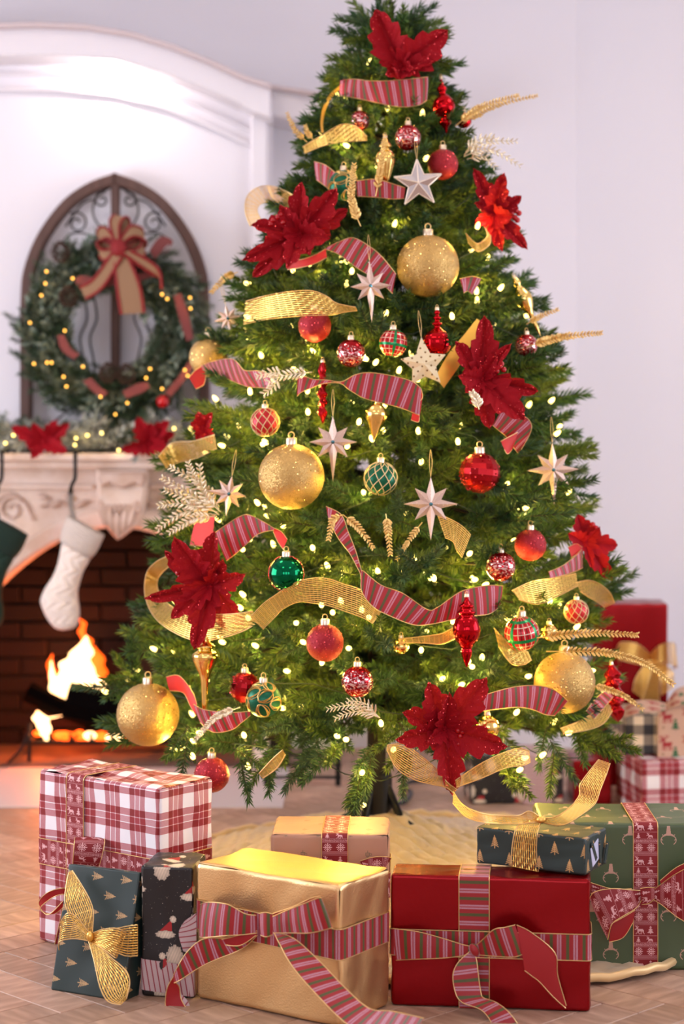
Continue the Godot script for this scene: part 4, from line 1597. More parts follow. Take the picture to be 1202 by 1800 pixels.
func ornament(px: float, py: float, rpx: float, kind: String, label: String, push := 0.02) -> void:
	var o := hung("christmas_bauble", label, "bauble", px, py, rpx * 0.94, push, "baubles on the tree")
	var r: float = rpx / F * -o.position.z
	var g := Geo.new()
	var m: Material = mats.get(kind)
	var smooth := true
	if kind == "facet":
		m = mats.red_foil
		smooth = false
		g.lathe(circle_profile(r, 11), 16)
	elif kind == "net_red":
		m = mats.red_satin
		g.lathe(circle_profile(r, 18), 30)
	elif kind in ["net_green", "petal_green"]:
		m = mats.green_satin
		g.lathe(circle_profile(r, 18), 30)
	else:
		g.lathe(circle_profile(r, 20), 36)
	var turn := Basis.from_euler(Vector3(rng.randf_range(-0.15, 0.3), rng.randf_range(-0.5, 0.5), rng.randf_range(-0.2, 0.2)))
	piece("ball", g.mesh(smooth), m, o, Transform3D(turn, Vector3.ZERO))
	if kind in ["net_red", "net_green"]:
		var net := Geo.new()
		for k in 10:
			for s in [-1.0, 1.0]:
				var p := PackedVector3Array()
				for j in 17:
					var e := lerpf(-1.35, 1.35, j / 16.0)
					var a: float = TAU * k / 10.0 + s * e * 0.75
					p.append(Vector3(cos(e) * sin(a), sin(e), cos(e) * cos(a)) * (r + 0.0008))
				net.tube(p, r * 0.032, r * 0.032, 4, false)
		piece("net", net.mesh(), mats.net_thread, o, Transform3D(turn, Vector3.ZERO))
	elif kind == "petal_green":
		var net := Geo.new()
		for q in [[0.35, 0.2], [-0.5, 0.45], [0.1, -0.75], [1.1, -0.3], [-1.2, -0.2], [0.9, 0.9], [-0.4, 1.25]]:
			var dir := Vector3(sin(q[0]) * cos(q[1]), sin(q[1]), cos(q[0]) * cos(q[1]))
			var b := facing(dir, 0.3, 1.0)
			for k in 3:
				var p := PackedVector3Array()
				for j in 13:
					var a := TAU * j / 12
					var e := b * Vector3(cos(a) * 0.42 * absf(cos(k * 1.05)) + sin(a) * 0.12 * k, 1.0, sin(a) * 0.5 - cos(a) * 0.1 * k)
					p.append(e.normalized() * (r + 0.0008))
				net.tube(p, r * 0.03, r * 0.03, 4, false)
		piece("gold_pattern", net.mesh(), mats.gold_leaf, o, Transform3D(turn, Vector3.ZERO))
	elif kind == "green_glass":
		var rim := Geo.new()
		for k in 70:
			var a := TAU * k / 70
			var q := Vector3(cos(a), sin(a), rng.randf_range(-0.25, 0.2)).normalized()
			rim.ball(q * r, Vector3.ONE * r * 0.045, 5, 4)
		piece("glitter_band", rim.mesh(), mats.red_flake, o, Transform3D(), "stuff")
	elif kind in ["gold_glitter", "red_glitter"]:
		var fl := Geo.new()
		flakes(fl, int(rpx * 14), func():
			var q := Vector3(rng.randfn(), rng.randfn() + 0.35, rng.randfn()).normalized()
			return q * (r + 0.0006), 0.0014, 0.3)
		piece("glitter", fl.mesh(false), mats.flake_gold if kind == "gold_glitter" else mats.red_flake, o, Transform3D(), "stuff")
	elif kind == "facet":
		var fl := Geo.new()
		flakes(fl, 140, func():
			var q := Vector3(rng.randfn(), rng.randfn(), rng.randfn()).normalized()
			return q * r * 1.0, r * 0.05)
		piece("glitter", fl.mesh(false), mats.red_flake, o, Transform3D(), "stuff")
	cap(o, Vector3(0, r, 0), r)


func circle_profile(r: float, n: int) -> Array:
	var out := []
	for k in n + 1:
		var e := PI * k / n - PI / 2
		out.append([cos(e) * r, sin(e) * r])
	return out


func flakes(g: Geo, n: int, where: Callable, size: float, lie := 0.0) -> void:
	for k in n:
		var p: Vector3 = where.call()
		var a := Vector3(rng.randfn(), rng.randfn(), rng.randfn()).normalized()
		if lie > 0.0:
			# lies nearly flat on the ball it sticks to
			var up := (p.normalized() + Vector3(rng.randfn(), rng.randfn(), rng.randfn()) * lie).normalized()
			a = (a - up * a.dot(up)).normalized() * size
			var b2 := up.cross(a)
			var q2 := g.pt(p - a)
			g.pt(p + b2)
			g.pt(p + a)
			g.pt(p - b2)
			g.quad(q2, q2 + 1, q2 + 2, q2 + 3)
			continue
		a *= size
		var b := a.cross(Vector3(rng.randfn(), rng.randfn(), rng.randfn())).normalized() * size
		var q := g.pt(p - a)
		g.pt(p + b)
		g.pt(p + a)
		g.pt(p - b)
		g.quad(q, q + 1, q + 2, q + 3)


func cap(o: Node3D, top: Vector3, r: float, s := 1.0) -> void:
	var k := clampf(r * 0.24, 0.007, 0.014) * s
	var g := Geo.new()
	g.lathe([[k, -k * 0.35], [k * 1.05, -0.001], [k, k * 0.2], [k, k * 0.95], [k * 0.8, k * 1.15], [0, k * 1.15]], 20, Transform3D(Basis(), top), 0.0, 10, 0.05)
	var c := piece("cap", g.mesh(), mats.cap_metal, o)
	var p := PackedVector3Array()
	for j in 13:
		var a := TAU * j / 12
		p.append(top + Vector3(cos(a) * k * 0.55, k * 1.6 + sin(a) * k * 0.6, 0))
	g = Geo.new()
	g.tube(p, k * 0.11, k * 0.11, 5, false)
	piece("loop", g.mesh(), mats.gold_wire, c)


func cord_loop(o: Node3D, top: Vector3, length: float) -> void:
	var g := Geo.new()
	g.tube(spline(PackedVector3Array([top, top + Vector3(-0.0035, length * 0.5, 0), top + Vector3(0, length, -0.01), top + Vector3(0.0035, length * 0.5, 0), top]), 5), 0.0006, 0.0006, 4, false)
	piece("hanging_cord", g.mesh(), mats.gold_wire, o)


# a turned drop: profile of [radius px, y px] from the bottom up, relative to its middle
func finial(px: float, py: float, prof: Array, m: Material, label: String, ridges := 0, depth := 0.0, twist := 0.0, tilt := 0.0, push := 0.03) -> void:
	var o := hung("finial_ornament", label, "ornament", px, py, 16, push, "finial drops on the tree")
	clear_of(px, py - 25, 12, -o.position.z)
	clear_of(px, py + 25, 12, -o.position.z)
	var k: float = -o.position.z / F
	var p := PackedVector3Array()
	for q in prof:
		p.append(Vector3(q[0], q[1], 0))
	p = spline(p, 5)
	var list := []
	for q in p:
		list.append([maxf(q.x, 0.0) * k, q.y * k])
	var g := Geo.new()
	g.lathe(list, 32, Transform3D(), twist, ridges, depth)
	o.rotation.z = tilt
	piece("drop", g.mesh(), m, o)
	cap(o, Vector3(0, prof[-1][1] * k, 0), 0.024, 0.8)


# star of long pyramids: arms as [angle in degrees, length px]
func star(px: float, py: float, arms: Array, m: Material, label: String, valley := 0.24, thick := 9.0, jewel := true, tilt := 0.0, push := 0.05) -> void:
	var o := hung("star_ornament", label, "star", px, py, 20, push, "stars on the tree")
	var k: float = -o.position.z / F
	var n := arms.size()
	var short := 1e9
	for a in arms:
		short = minf(short, a[1])
	var g := Geo.new()
	for i in n:
		var a = arms[i]
		var prev = arms[(i + n - 1) % n]
		var next = arms[(i + 1) % n]
		var pa: float = deg_to_rad(prev[0])
		var aa: float = deg_to_rad(a[0])
		var na: float = deg_to_rad(next[0])
		if pa > aa:
			pa -= TAU
		if na < aa:
			na += TAU
		var tip: Vector3 = Vector3(cos(aa), sin(aa), 0) * a[1] * k
		var l := Vector3(cos((na + aa) / 2), sin((na + aa) / 2), 0) * short * valley * 2 * k
		var r := Vector3(cos((pa + aa) / 2), sin((pa + aa) / 2), 0) * short * valley * 2 * k
		for s in [1.0, -1.0]:
			var c := Vector3(0, 0, thick * k * s)
			for f in [[c, r, tip], [c, tip, l]]:
				var q := g.pt(f[0], Vector2(f[0].x, f[0].y))
				g.pt(f[1], Vector2(f[1].x, f[1].y))
				g.pt(f[2], Vector2(f[2].x, f[2].y))
				if s > 0:
					g.tri(q, q + 1, q + 2)
				else:
					g.tri(q, q + 2, q + 1)
	o.rotation.z = tilt
	piece("star_body", g.mesh(false), m, o)
	if jewel:
		var j := Geo.new()
		j.lathe([[0, -0.004], [0.005, -0.001], [0.005, 0.001], [0, 0.004]], 8, Transform3D(Basis(Vector3.RIGHT, PI / 2), Vector3(0, 0, thick * k)))
		piece("jewel", j.mesh(false), mats.jewel, o)
		var fl := Geo.new()
		flakes(fl, 90, func():
			var a = arms[rng.randi() % n]
			var t := rng.randf()
			var e: float = deg_to_rad(a[0]) + rng.randf_range(-0.12, 0.12)
			return Vector3(cos(e) * a[1] * k * t, sin(e) * a[1] * k * t, thick * k * (1.0 - t) * 0.9 + 0.001), 0.0011)
		piece("glitter", fl.mesh(false), mats.white_flake, o, Transform3D(), "stuff")
	if m == mats.star_mirror:
		var eg := Geo.new()
		for i in n:
			var aa: float = deg_to_rad(arms[i][0])
			var na: float = deg_to_rad(arms[(i + 1) % n][0])
			if na < aa:
				na += TAU
			var tip: Vector3 = Vector3(cos(aa), sin(aa), 0) * arms[i][1] * k
			var low: Vector3 = Vector3(cos((aa + na) / 2), sin((aa + na) / 2), 0) * short * valley * 2 * k
			var tip2: Vector3 = Vector3(cos(na), sin(na), 0) * arms[(i + 1) % n][1] * k
			eg.tube(PackedVector3Array([tip, low, tip2]), 0.0022, 0.0022, 5, false)
			eg.tube(PackedVector3Array([tip, Vector3(0, 0, thick * k)]), 0.0016, 0.0016, 5, false)
		piece("silver_edge", eg.mesh(), mats.white_flake, o)
	for a in arms:
		if a[0] == 90:
			cord_loop(o, Vector3(0, a[1] * k, 0), 0.07)


func petal_point(s: float, t: float, L: float, W: float, lobes: float, curl: float, fold: float, ph: float) -> Vector3:
	var e := 0.12 if t > 0.0 else 0.0
	var saw := fposmod(t * lobes + ph, 1.0)
	var w := W / 2 * (pow(sin(PI * pow(clampf(t, 0.0, 1.0), 0.78)), 0.7) * (0.62 + 0.56 * pow(saw, 0.8) * (1.0 - t * 0.3)) + e * (1.0 - t))
	var q := absf(s)
	var y := L * (t + 0.16 * q * q * t * (1.0 - t))
	var z := -curl * L * t * t + fold * w * q + 0.03 * L * sin(TAU * (t * lobes * 1.5 - q * 1.3)) * q * (1.25 - q) - 0.05 * L * exp(-q * 9.0)
	return Vector3(s * w, y, z)


func petal(L: float, W: float, lobes: float, curl: float, fold: float, ph: float) -> ArrayMesh:
	var g := Geo.new()
	g.lattice(14, 36, func(i, j):
		var p := petal_point(i / 7.0 - 1.0, j / 36.0, L, W, lobes, curl, fold, ph)
		return [p, Vector2(p.x * 4.0, p.y * 8.0)])
	return g.mesh()


# petals as [angle degrees, length px, width px, lift]; lift bends the petal towards the eye
func poinsettia(px: float, py: float, petals: Array, berries: Array, label: String, push := 0.06, depth := 0.0, glitter := true, group := "red glitter poinsettias on the tree") -> void:
	var d := depth if depth > 0.0 else near_side(px, py) - push
	var k := d / F
	var o := thing("poinsettia", label, "flower", at(px, py, d), group)
	clear_of(px, py, 34, d)
	for i in petals.size():
		var q = petals[i]
		var L: float = q[1] * k
		var W: float = q[2] * k * 0.98
		var lift: float = q[3] if q.size() > 3 else 0.1
		var ph := rng.randf() * 0.6
		var lobes := 4.0 if W > L * 0.45 else 3.0
		var fold := rng.randf_range(0.3, 0.7)
		var curl := rng.randf_range(0.05, 0.25)
		var b := Basis(Vector3(0, 0, 1), deg_to_rad(q[0] - 90)) * Basis(Vector3.RIGHT, lift + curl * 0.6 + (0.28 if i % 2 else 0.0)) * Basis(Vector3.UP, rng.randf_range(-0.45, 0.45))
		# foreshortened petals get their true length back
		L = L / maxf(0.6, cos(lift))
		var xf := Transform3D(b, Vector3(0, 0, 0.002 * (i % 4)))
		var pm := piece("petal", petal(L, W, lobes, curl, fold, ph), mats.velvet, o, xf)
		if glitter:
			var fl := Geo.new()
			flakes(fl, int(40 + q[1]), func():
				var s := rng.randf_range(-1, 1)
				return petal_point(s, 0.15 + 0.85 * sqrt(rng.randf()), L, W, lobes, curl, fold, ph) + Vector3(0, 0, 0.0014), 0.0013)
			piece("glitter", fl.mesh(false), mats.red_flake, pm, Transform3D(), "stuff")
		var e := deg_to_rad(q[0])
		clear_of(px + cos(e) * q[1] * 0.5, py - sin(e) * q[1] * 0.5, q[2] * 0.45, d)
		clear_of(px + cos(e) * q[1] * 0.8, py - sin(e) * q[1] * 0.8, q[2] * 0.3, d)
	for q in berries:
		var g := Geo.new()
		g.ball(Vector3((q[0] - px) * k, (py - q[1]) * k, 0.018), Vector3.ONE * 5.2 * k, 10, 8)
		piece("berry", g.mesh(), mats.berry, o)
	var g := Geo.new()
	for j in 7:
		g.ball(Vector3(cos(j * 0.9) * 4, sin(j * 0.9) * 4, 6) * k if j else Vector3(0, 0, 8 * k), Vector3.ONE * 2.6 * k, 6, 5)
	piece("centre", g.mesh(), mats.velvet, o)


func ribbon(rows: Array, label: String, kind := "striped", push := 0.05, tail: Array = [], group := "") -> void:
	var depth := func(x, y): return near_side(x, clampf(y, 30.0, 1330.0))
	var m0 = rows[rows.size() / 2]
	var o := thing("plaid_ribbon" if kind == "striped" else "gold_ribbon", label, "ribbon", at((m0[0] + m0[2]) / 2.0, (m0[1] + m0[3]) / 2.0, depth.call(m0[0], m0[1]) - push), group if group else ("striped ribbons on the tree" if kind == "striped" else "gold mesh ribbons on the tree"))
	lay_ribbon(o, rows, depth, kind, push)
	if tail:
		lay_ribbon(o, tail, depth, "plain", push - 0.012)
	for q in rows:
		clear_of((q[0] + q[2]) / 2.0, (q[1] + q[3]) / 2.0, maxf(Vector2(q[0] - q[2], q[1] - q[3]).length() * 0.42, 8.0), depth.call(q[0], q[1]) - push + 0.01)


func lay_ribbon(o: Node3D, rows: Array, depth: Callable, kind: String, push: float, sag := 0.03) -> void:
	var ab := edges(rows, depth, push, 8 if kind in ["mesh", "mesh_wide"] else 6)
	if kind == "striped":
		var b := placed("band", sheet(ab, 0.036, sag), mats.striped_ribbon, o)
		piece("gold_edge", wires(ab), mats.gold_wire, b)
	elif kind == "nordic":
		var b := placed("band", sheet(ab, 0.082, sag), mats.nordic_ribbon, o)
		piece("gold_edge", wires(ab), mats.gold_wire, b)
	elif kind == "plain":
		var b := placed("plain_back", sheet(ab, 0.05, sag), mats.red_cloth, o)
		piece("gold_edge", wires(ab), mats.gold_wire, b)
	elif kind == "gold":
		placed("band", sheet(ab, 0.05, sag), mats.gold_lame, o)
	else:
		var b := placed("woven_band", weave(ab, 13 if kind == "mesh" else 14), mats.gold_mesh, o)
		piece("edge", wires(ab, 0.0015), mats.gold_wire, b)


# a spray: stems of px points, leaflets along both sides
func spray(stems: Array, label: String, m: Material, leaf := 7.0, push := 0.06, fat := 0.46, every := 3.5) -> void:
	var s0 = stems[0][0]
	var o := thing("leaf_spray", label, "spray", at(s0[0], s0[1], near_side(s0[0], s0[1]) - push), "glitter leaf sprays on the tree")
	for st in stems:
		var d0 := near_side(st[0][0], st[0][1]) - push
		var p := PackedVector3Array()
		for q in st:
			p.append(at(q[0], q[1], d0 - (q[2] if q.size() > 2 else 0.0)))
		p = spline(p, 14)
		var g := Geo.new()
		g.tube(p, 0.0016, 0.0008, 5)
		var k := d0 / F
		var run := 0.0
		var total := 0.0
		for i in range(1, p.size()):
			total += p[i].distance_to(p[i - 1])
		var gone := 0.0
		var side := 1.0
		for i in range(1, p.size()):
			var step := p[i].distance_to(p[i - 1])
			run += step
			gone += step
			if run > every * k and gone > total * 0.12:
				run = 0.0
				var t := gone / total
				var dir := (p[i] - p[i - 1]).normalized()
				for sg in [-1.0, 1.0]:
					var out: Vector3 = dir.cross(Vector3(0, 0, 1)).normalized() * sg
					var a: Vector3 = (dir * 0.75 + out * 0.7 + Vector3(0, 0, rng.randf_range(-0.2, 0.6))).normalized()
					var l := leaf * k * lerpf(1.0, 0.5, t) * rng.randf_range(0.85, 1.1)
					g.ball(p[i] + a * l, Vector3(l * fat, l, l * fat * 0.6), 6, 4, facing(a, 0.0, 1.0))
		placed("frond", g.mesh(), m, o)


func decorations() -> void:
	poinsettia(704, 118, [[115, 108, 64, 0.15], [32, 102, 68, 0.1], [140, 66, 34, -0.1], [8, 60, 34, 0.2], [215, 30, 34, 0.4], [-35, 34, 36, 0.4], [268, 24, 40, 0.5]], [], "red glitter poinsettia crowning the very top of the tree", 0.06)
	poinsettia(528, 412, [[92, 88, 46, 0.2], [48, 104, 56, 0.1], [24, 92, 46, 0.0], [-14, 60, 52, 0.4], [168, 86, 44, 0.2], [208, 114, 46, 0.1], [222, 112, 40, -0.1], [250, 72, 46, 0.4], [128, 60, 40, 0.3], [295, 50, 40, 0.5]], [[488, 383], [480, 388], [494, 378], [476, 395], [498, 392]], "large red glitter poinsettia on the upper left, above the woven gold ribbon")
	poinsettia(868, 378, [[113, 86, 34, 0.2], [80, 76, 42, 0.3], [32, 54, 36, 0.4], [-48, 88, 32, 0.1], [-80, 66, 30, 0.2], [205, 36, 30, -0.2], [148, 40, 30, 0.2], [-10, 38, 40, 0.4]], [[906, 372], [911, 376], [904, 384], [908, 388], [898, 376]], "red glitter poinsettia seen side-on at the upper right edge of the tree", 0.03)
	poinsettia(846, 668, [[87, 112, 50, 0.1], [55, 82, 30, 0.1], [123, 80, 44, 0.2], [174, 46, 46, 0.4], [-13, 100, 46, 0.1], [-42, 104, 60, 0.1], [-82, 84, 50, 0.2], [214, 42, 36, 0.4], [60, 48, 30, 0.5]], [[878, 645], [884, 650], [880, 640], [872, 652], [868, 648]], "tall red glitter poinsettia right of the dotted white star")
	poinsettia(370, 1028, [[88, 94, 48, 0.2], [130, 108, 66, 0.1], [146, 100, 44, 0.0], [15, 70, 44, 0.2], [-52, 90, 44, 0.2], [257, 118, 50, 0.1], [193, 114, 34, 0.2], [219, 90, 46, 0.0], [285, 88, 22, -0.1], [60, 62, 40, 0.4]], [[318, 1012], [325, 1016], [330, 1010], [321, 1020], [328, 1026], [314, 1006]], "big red glitter poinsettia in front of the gold mesh loop, lower left")
	poinsettia(780, 1281, [[108, 88, 54, 0.2], [80, 74, 46, 0.3], [50, 116, 64, 0.1], [193, 88, 52, 0.1], [155, 78, 52, 0.2], [-15, 116, 66, 0.1], [-81, 114, 54, 0.1], [215, 40, 34, 0.5]], [[804, 1282], [812, 1284], [808, 1292], [812, 1310], [820, 1308], [806, 1306]], "big red glitter poinsettia at the bottom of the tree, above the gold streamer")
	poinsettia(1028, 955, [[-3, 58, 40, 0.0], [103, 52, 42, -0.1], [-52, 84, 34, -0.2], [150, 40, 34, 0.2], [-75, 44, 18, 0.3], [50, 42, 22, 0.3]], [[1046, 928], [1040, 922], [1048, 936]], "red poinsettia glowing from behind at the right edge of the tree", 0.0, 0.0, false)
	poinsettia(358, 752, [[110, 30, 24, 0.2], [60, 34, 24, 0.2], [-60, 30, 24, 0.3], [160, 26, 22, 0.2], [240, 24, 22, 0.3]], [], "small dark red glitter poinsettia half hidden at the left edge over the mantel", 0.0)
	poinsettia(78, 776, [[158, 62, 30, 0.1], [32, 60, 28, 0.1], [62, 44, 24, 0.2], [-22, 54, 30, 0.3], [235, 36, 24, 0.4], [120, 40, 26, 0.2], [200, 30, 24, 0.4]], [], "red cloth poinsettia in the mantel garland above the white stocking", 0.0, 7.0, false, "poinsettias in the mantel garland")
	poinsettia(264, 778, [[118, 50, 34, 0.1], [50, 54, 34, 0.1], [198, 52, 30, 0.2], [-20, 44, 30, 0.3], [270, 24, 28, 0.5], [85, 40, 28, 0.3], [20, 46, 28, 0.2]], [], "red cloth poinsettia in the mantel garland beside the tree", 0.0, 7.0, false, "poinsettias in the mantel garland")

	ornament(752, 468, 55, "gold_glitter", "large gold glitter ball high on the tree, right of the eight-pointed star", 0.0)
	ornament(512, 838, 58, "gold_glitter", "largest gold glitter ball, middle left of the tree over the looping ribbon", 0.04)
	ornament(366, 628, 34, "gold_glitter", "pale gold ball at the left edge, above the red ribbon end", -0.05)
	ornament(260, 1256, 55, "gold_glitter", "large gold glitter ball low at the left, before the fire", 0.06)
	ornament(992, 1200, 54, "gold_glitter", "large gold glitter ball low on the right, under gold leaf sprays", 0.0)
	ornament(778, 289, 27, "red_glitter", "red glitter ball near the treetop, right of the silver star", 0.0)
	ornament(571, 1130, 33, "red_glitter", "red glitter ball low in the middle, below the gold mesh band")
	ornament(372, 1362, 31, "red_glitter", "red glitter ball hanging lowest, touching the plaid gift's corner", 0.12)
	ornament(553, 573, 29, "red_glitter", "red ball tucked under the woven gold ribbon", 0.0)
	ornament(932, 958, 28, "red_glitter", "red ball half behind a twig at the right, above the frosted ball", -0.02)
	ornament(617, 621, 25, "frosted_ball", "shiny red ball with white print beside the small plaid ball")
	ornament(880, 996, 26, "frosted_ball", "shiny red ball with white print above the ribbon's right end")
	ornament(628, 1198, 28, "frosted_ball", "shiny red ball with white print below the red glitter ball", 0.03)
	ornament(717, 242, 23, "frosted_ball", "shiny red ball with white print just below the top ribbon")
	ornament(925, 607, 20, "frosted_ball", "shiny red printed ball at the right edge, by the pale gold frond", 0.0)
	ornament(632, 212, 18, "frosted_ball", "small dark red ball in the shade left under the top ribbon", -0.02)
	ornament(503, 1008, 31, "green_glass", "mirror bright green ball with a band of red glitter", 0.05)
	ornament(669, 841, 29, "net_green", "green satin ball wrapped in a net of silver threads")
	ornament(463, 1230, 31, "petal_green", "green ball with gold ring pattern, low on the left", 0.03)
	ornament(604, 326, 27, "petal_green", "green ball with pale lattice behind the gold frond near the top", 0.02)
	ornament(691, 603, 25, "plaid_ball", "small red and green plaid ball left of the dotted star")
	ornament(917, 1113, 31, "plaid_ball", "red and green plaid ball low on the right, by the spiral drop", 0.04)
	ornament(466, 742, 25, "net_red", "red ball with a silver net above the largest gold ball")
	ornament(1013, 1075, 21, "net_red", "red ball with a silver net at the far lower right", 0.0)
	ornament(843, 831, 36, "facet", "red faceted sparkling ball on the right of the tree", 0.02)
	ornament(430, 1208, 27, "facet", "red faceted ball half hidden behind the green ringed ball", -0.02)
	ornament(815, 212, 14, "red_glass", "little red ball at the right edge close to the top", 0.0)
	ornament(705, 1136, 14, "gold_glass", "little gold ball in shade behind the ribbon, low in the middle", -0.04)
	ornament(856, 1278, 22, "gold_glass", "gold glass ball peeping out behind the bottom poinsettia", -0.03)
	ornament(965, 1112, 15, "gold_glass", "small gold ball at the right above the large gold glitter ball", 0.0)

	finial(768, 600, [[0, -32], [7, -27], [19, -18], [24, -4], [22, 10], [10, 20], [5, 26], [9, 31], [4, 36], [7, 41], [3, 46], [5, 50], [2, 56]], mats.red_glass, "red glass spindle drop right of the dotted star", 12, 0.05)
	finial(820, 1110, [[0, -64], [6, -50], [10, -36], [9, -30], [12, -24], [20, -12], [24, 4], [20, 20], [13, 28], [16, 34], [11, 40], [13, 46], [5, 54], [2, 62]], mats.red_glass, "ribbed red glass drop hanging before the long striped ribbon", 14, 0.05, 0.14, 0.0, 0.1)
	finial(1080, 1215, [[0, -55], [8, -46], [13, -34], [9, -26], [14, -18], [10, -10], [15, -2], [10, 6], [15, 14], [10, 22], [14, 30], [8, 40], [3, 48]], mats.red_foil, "red spiral drop at the lower right edge, among gold fronds", 4, 0.18, 0.3, 0.12, 0.04)
	finial(780, 190, [[0, -46], [5, -34], [11, -26], [8, -18], [18, -6], [20, 6], [14, 18], [6, 26], [9, 34], [4, 42], [2, 52]], mats.red_glass, "dark red drop at the right edge just below the top", 0, 0.0, 0.0, 0.1, 0.0)
	finial(567, 690, [[0, -56], [5, -44], [8, -34], [5, -26], [8, -18], [5, -10], [9, -2], [5, 8], [8, 18], [5, 28], [7, 40], [3, 54]], mats.red_foil, "thin red spiral drop behind the middle striped ribbon", 3, 0.2, 0.35, 0.0, -0.02)
	finial(360, 1180, [[2, -90], [5, -60], [6, -30], [8, -10], [16, 8], [22, 24], [20, 32], [12, 38], [18, 44], [8, 52], [5, 60]], mats.gold_glass, "gold glass drop with a long stem below the lower left poinsettia", 16, 0.04, 0.0, 0.0, 0.04)
	finial(677, 285, [[0, -42], [7, -32], [12, -16], [17, 2], [15, 14], [8, 22], [11, 28], [6, 36], [3, 44]], mats.gold_glass, "gold glass drop near the top, left of the silver star", 10, 0.06)
	finial(925, 535, [[0, -62], [4, -40], [5, -18], [11, -4], [15, 12], [10, 26], [5, 34], [7, 42], [3, 52]], mats.gold_glass, "gold glass drop tilting outwards at the right edge of the tree", 0, 0.0, 0.0, 0.42, 0.03)
	finial(660, 742, [[0, -34], [5, -22], [11, -6], [17, 8], [18, 18], [12, 28], [4, 34]], mats.gold_glass, "pale gold teardrop with a rounded top under the middle ribbon", 14, 0.05, 0.0, -0.1)
	finial(340, 1010, [[0, -46], [3, -20], [4, 10], [5, 40], [2, 50]], mats.gold_glass, "thin gold icicle behind the lower left poinsettia", 0, 0.0, 0.0, -0.1, -0.02)

	var eight := func(u, r, dn, l, di): return [[0, r], [45, di], [90, u], [135, di], [180, l], [225, di], [270, dn], [315, di]]
	star(651, 503, eight.call(45, 38, 65, 36, 33), mats.star_glitter, "pale glitter eight-pointed star by the upper striped ribbon", 0.25, 8, true, 0.04)
	star(585, 777, eight.call(46, 43, 70, 42, 37), mats.star_glitter, "pale glitter eight-pointed star right of the largest gold ball", 0.25, 8, true)
	star(757, 886, eight.call(48, 48, 64, 48, 40), mats.star_glitter, "pale glitter eight-pointed star in the middle, on a long gold cord", 0.25, 8, true)
	star(972, 826, eight.call(48, 46, 62, 46, 38), mats.star_glitter, "pale glitter eight-pointed star at the right edge of the tree", 0.25, 8, true, 0.03)
	star(403, 868, eight.call(32, 30, 40, 40, 30), mats.star_glitter, "pink tinged glitter star beside the silver leaf spray on the left", 0.25, 8, true, -0.15)
	star(401, 560, eight.call(26, 24, 32, 26, 22), mats.star_glitter, "small pale star at the left edge, end of the woven gold ribbon", 0.25, 7, true, 0.2, 0.0)
	star(735, 322, [[90, 42], [162, 44], [234, 44], [306, 44], [18, 44]], mats.star_mirror, "silver mirror five-pointed star near the top of the tree", 0.22, 7, false, 0.06)
	star(745, 640, [[90, 48], [162, 42], [234, 42], [306, 44], [18, 42]], mats.dotted_star, "white five-pointed star with gold dots in the middle of the tree", 0.26, 8, false, 0.1)

	ribbon([[598, 140, 596, 168], [625, 139, 622, 172], [648, 142, 660, 180], [680, 142, 688, 186], [708, 140, 715, 188], [736, 137, 738, 184], [752, 135, 750, 176]], "striped ribbon wrapped round the top, under the crowning poinsettia", "striped", 0.05)
	ribbon([[552, 284, 556, 316], [572, 290, 570, 326], [592, 306, 580, 334]], "short striped ribbon bend left of the latticed green ball", "striped", 0.03)
	ribbon([[626, 318, 628, 345], [660, 315, 662, 347], [690, 323, 690, 350], [712, 330, 710, 349]], "short striped ribbon between green ball and silver star", "striped", 0.03)
	ribbon([[576, 434, 571, 438], [598, 424, 584, 442], [621, 418, 600, 450], [648, 432, 626, 470], [670, 450, 645, 482], [690, 474, 672, 500], [696, 482, 690, 516]], "striped ribbon arching from the upper left poinsettia to the gold ball", "striped", 0.05, [[573, 437, 574, 453], [555, 447, 552, 464], [530, 456, 530, 470], [500, 458, 505, 474]])
	ribbon([[353, 643, 357, 650], [368, 637, 380, 657], [388, 632, 400, 666], [408, 631, 424, 676], [419, 639, 437, 680], [430, 651, 450, 681], [455, 652, 462, 682], [476, 660, 478, 685]], "striped ribbon at the left edge with its folded red end", "striped", 0.06, [[356, 643, 362, 660], [342, 652, 358, 676], [332, 664, 344, 684]])
	ribbon([[523, 663, 522, 697], [535, 662, 529, 690], [552, 667, 545, 683], [575, 668, 570, 674], [600, 671, 598, 674], [624, 659, 615, 686], [649, 655, 640, 700], [686, 660, 674, 709], [723, 670, 704, 717], [740, 683, 737, 730]], "long waving striped ribbon across the middle below the dotted star", "striped", 0.07, [[740, 683, 737, 730], [742, 700, 735, 742], [728, 712, 722, 738]])
	ribbon([[880, 722, 866, 748], [905, 728, 878, 758], [925, 734, 889, 767], [934, 748, 898, 780], [930, 765, 905, 790], [916, 790, 910, 796]], "striped ribbon curling out under the tall right poinsettia", "striped", 0.06, [[910, 760, 900, 790], [890, 770, 892, 798], [880, 776, 886, 790]])
	ribbon([[378, 936, 398, 986], [400, 921, 416, 972], [421, 908, 437, 953], [437, 905, 450, 941], [461, 916, 464, 935], [481, 928, 481, 932]], "striped ribbon arching above the lower left poinsettia", "striped", 0.07, [[481, 928, 480, 934], [495, 935, 488, 952], [505, 948, 498, 966]])
	ribbon([[345, 912, 334, 958], [362, 908, 356, 960], [378, 906, 374, 956]], "red back of a folded ribbon above the lower left poinsettia", "plain", 0.03)
	ribbon([[573, 890, 577, 911], [600, 905, 585, 929], [612, 935, 597, 950], [624, 965, 614, 972], [633, 995, 627, 996], [636, 1005, 634, 1012], [639, 1004, 636, 1040], [669, 1028, 655, 1066], [708, 1043, 684, 1082], [750, 1071, 726, 1098], [768, 1068, 758, 1097], [804, 1043, 795, 1089], [825, 1035, 828, 1083], [857, 1029, 860, 1079], [884, 1030, 878, 1066]], "longest striped ribbon, twisting down then sweeping across the lower middle", "striped", 0.08)
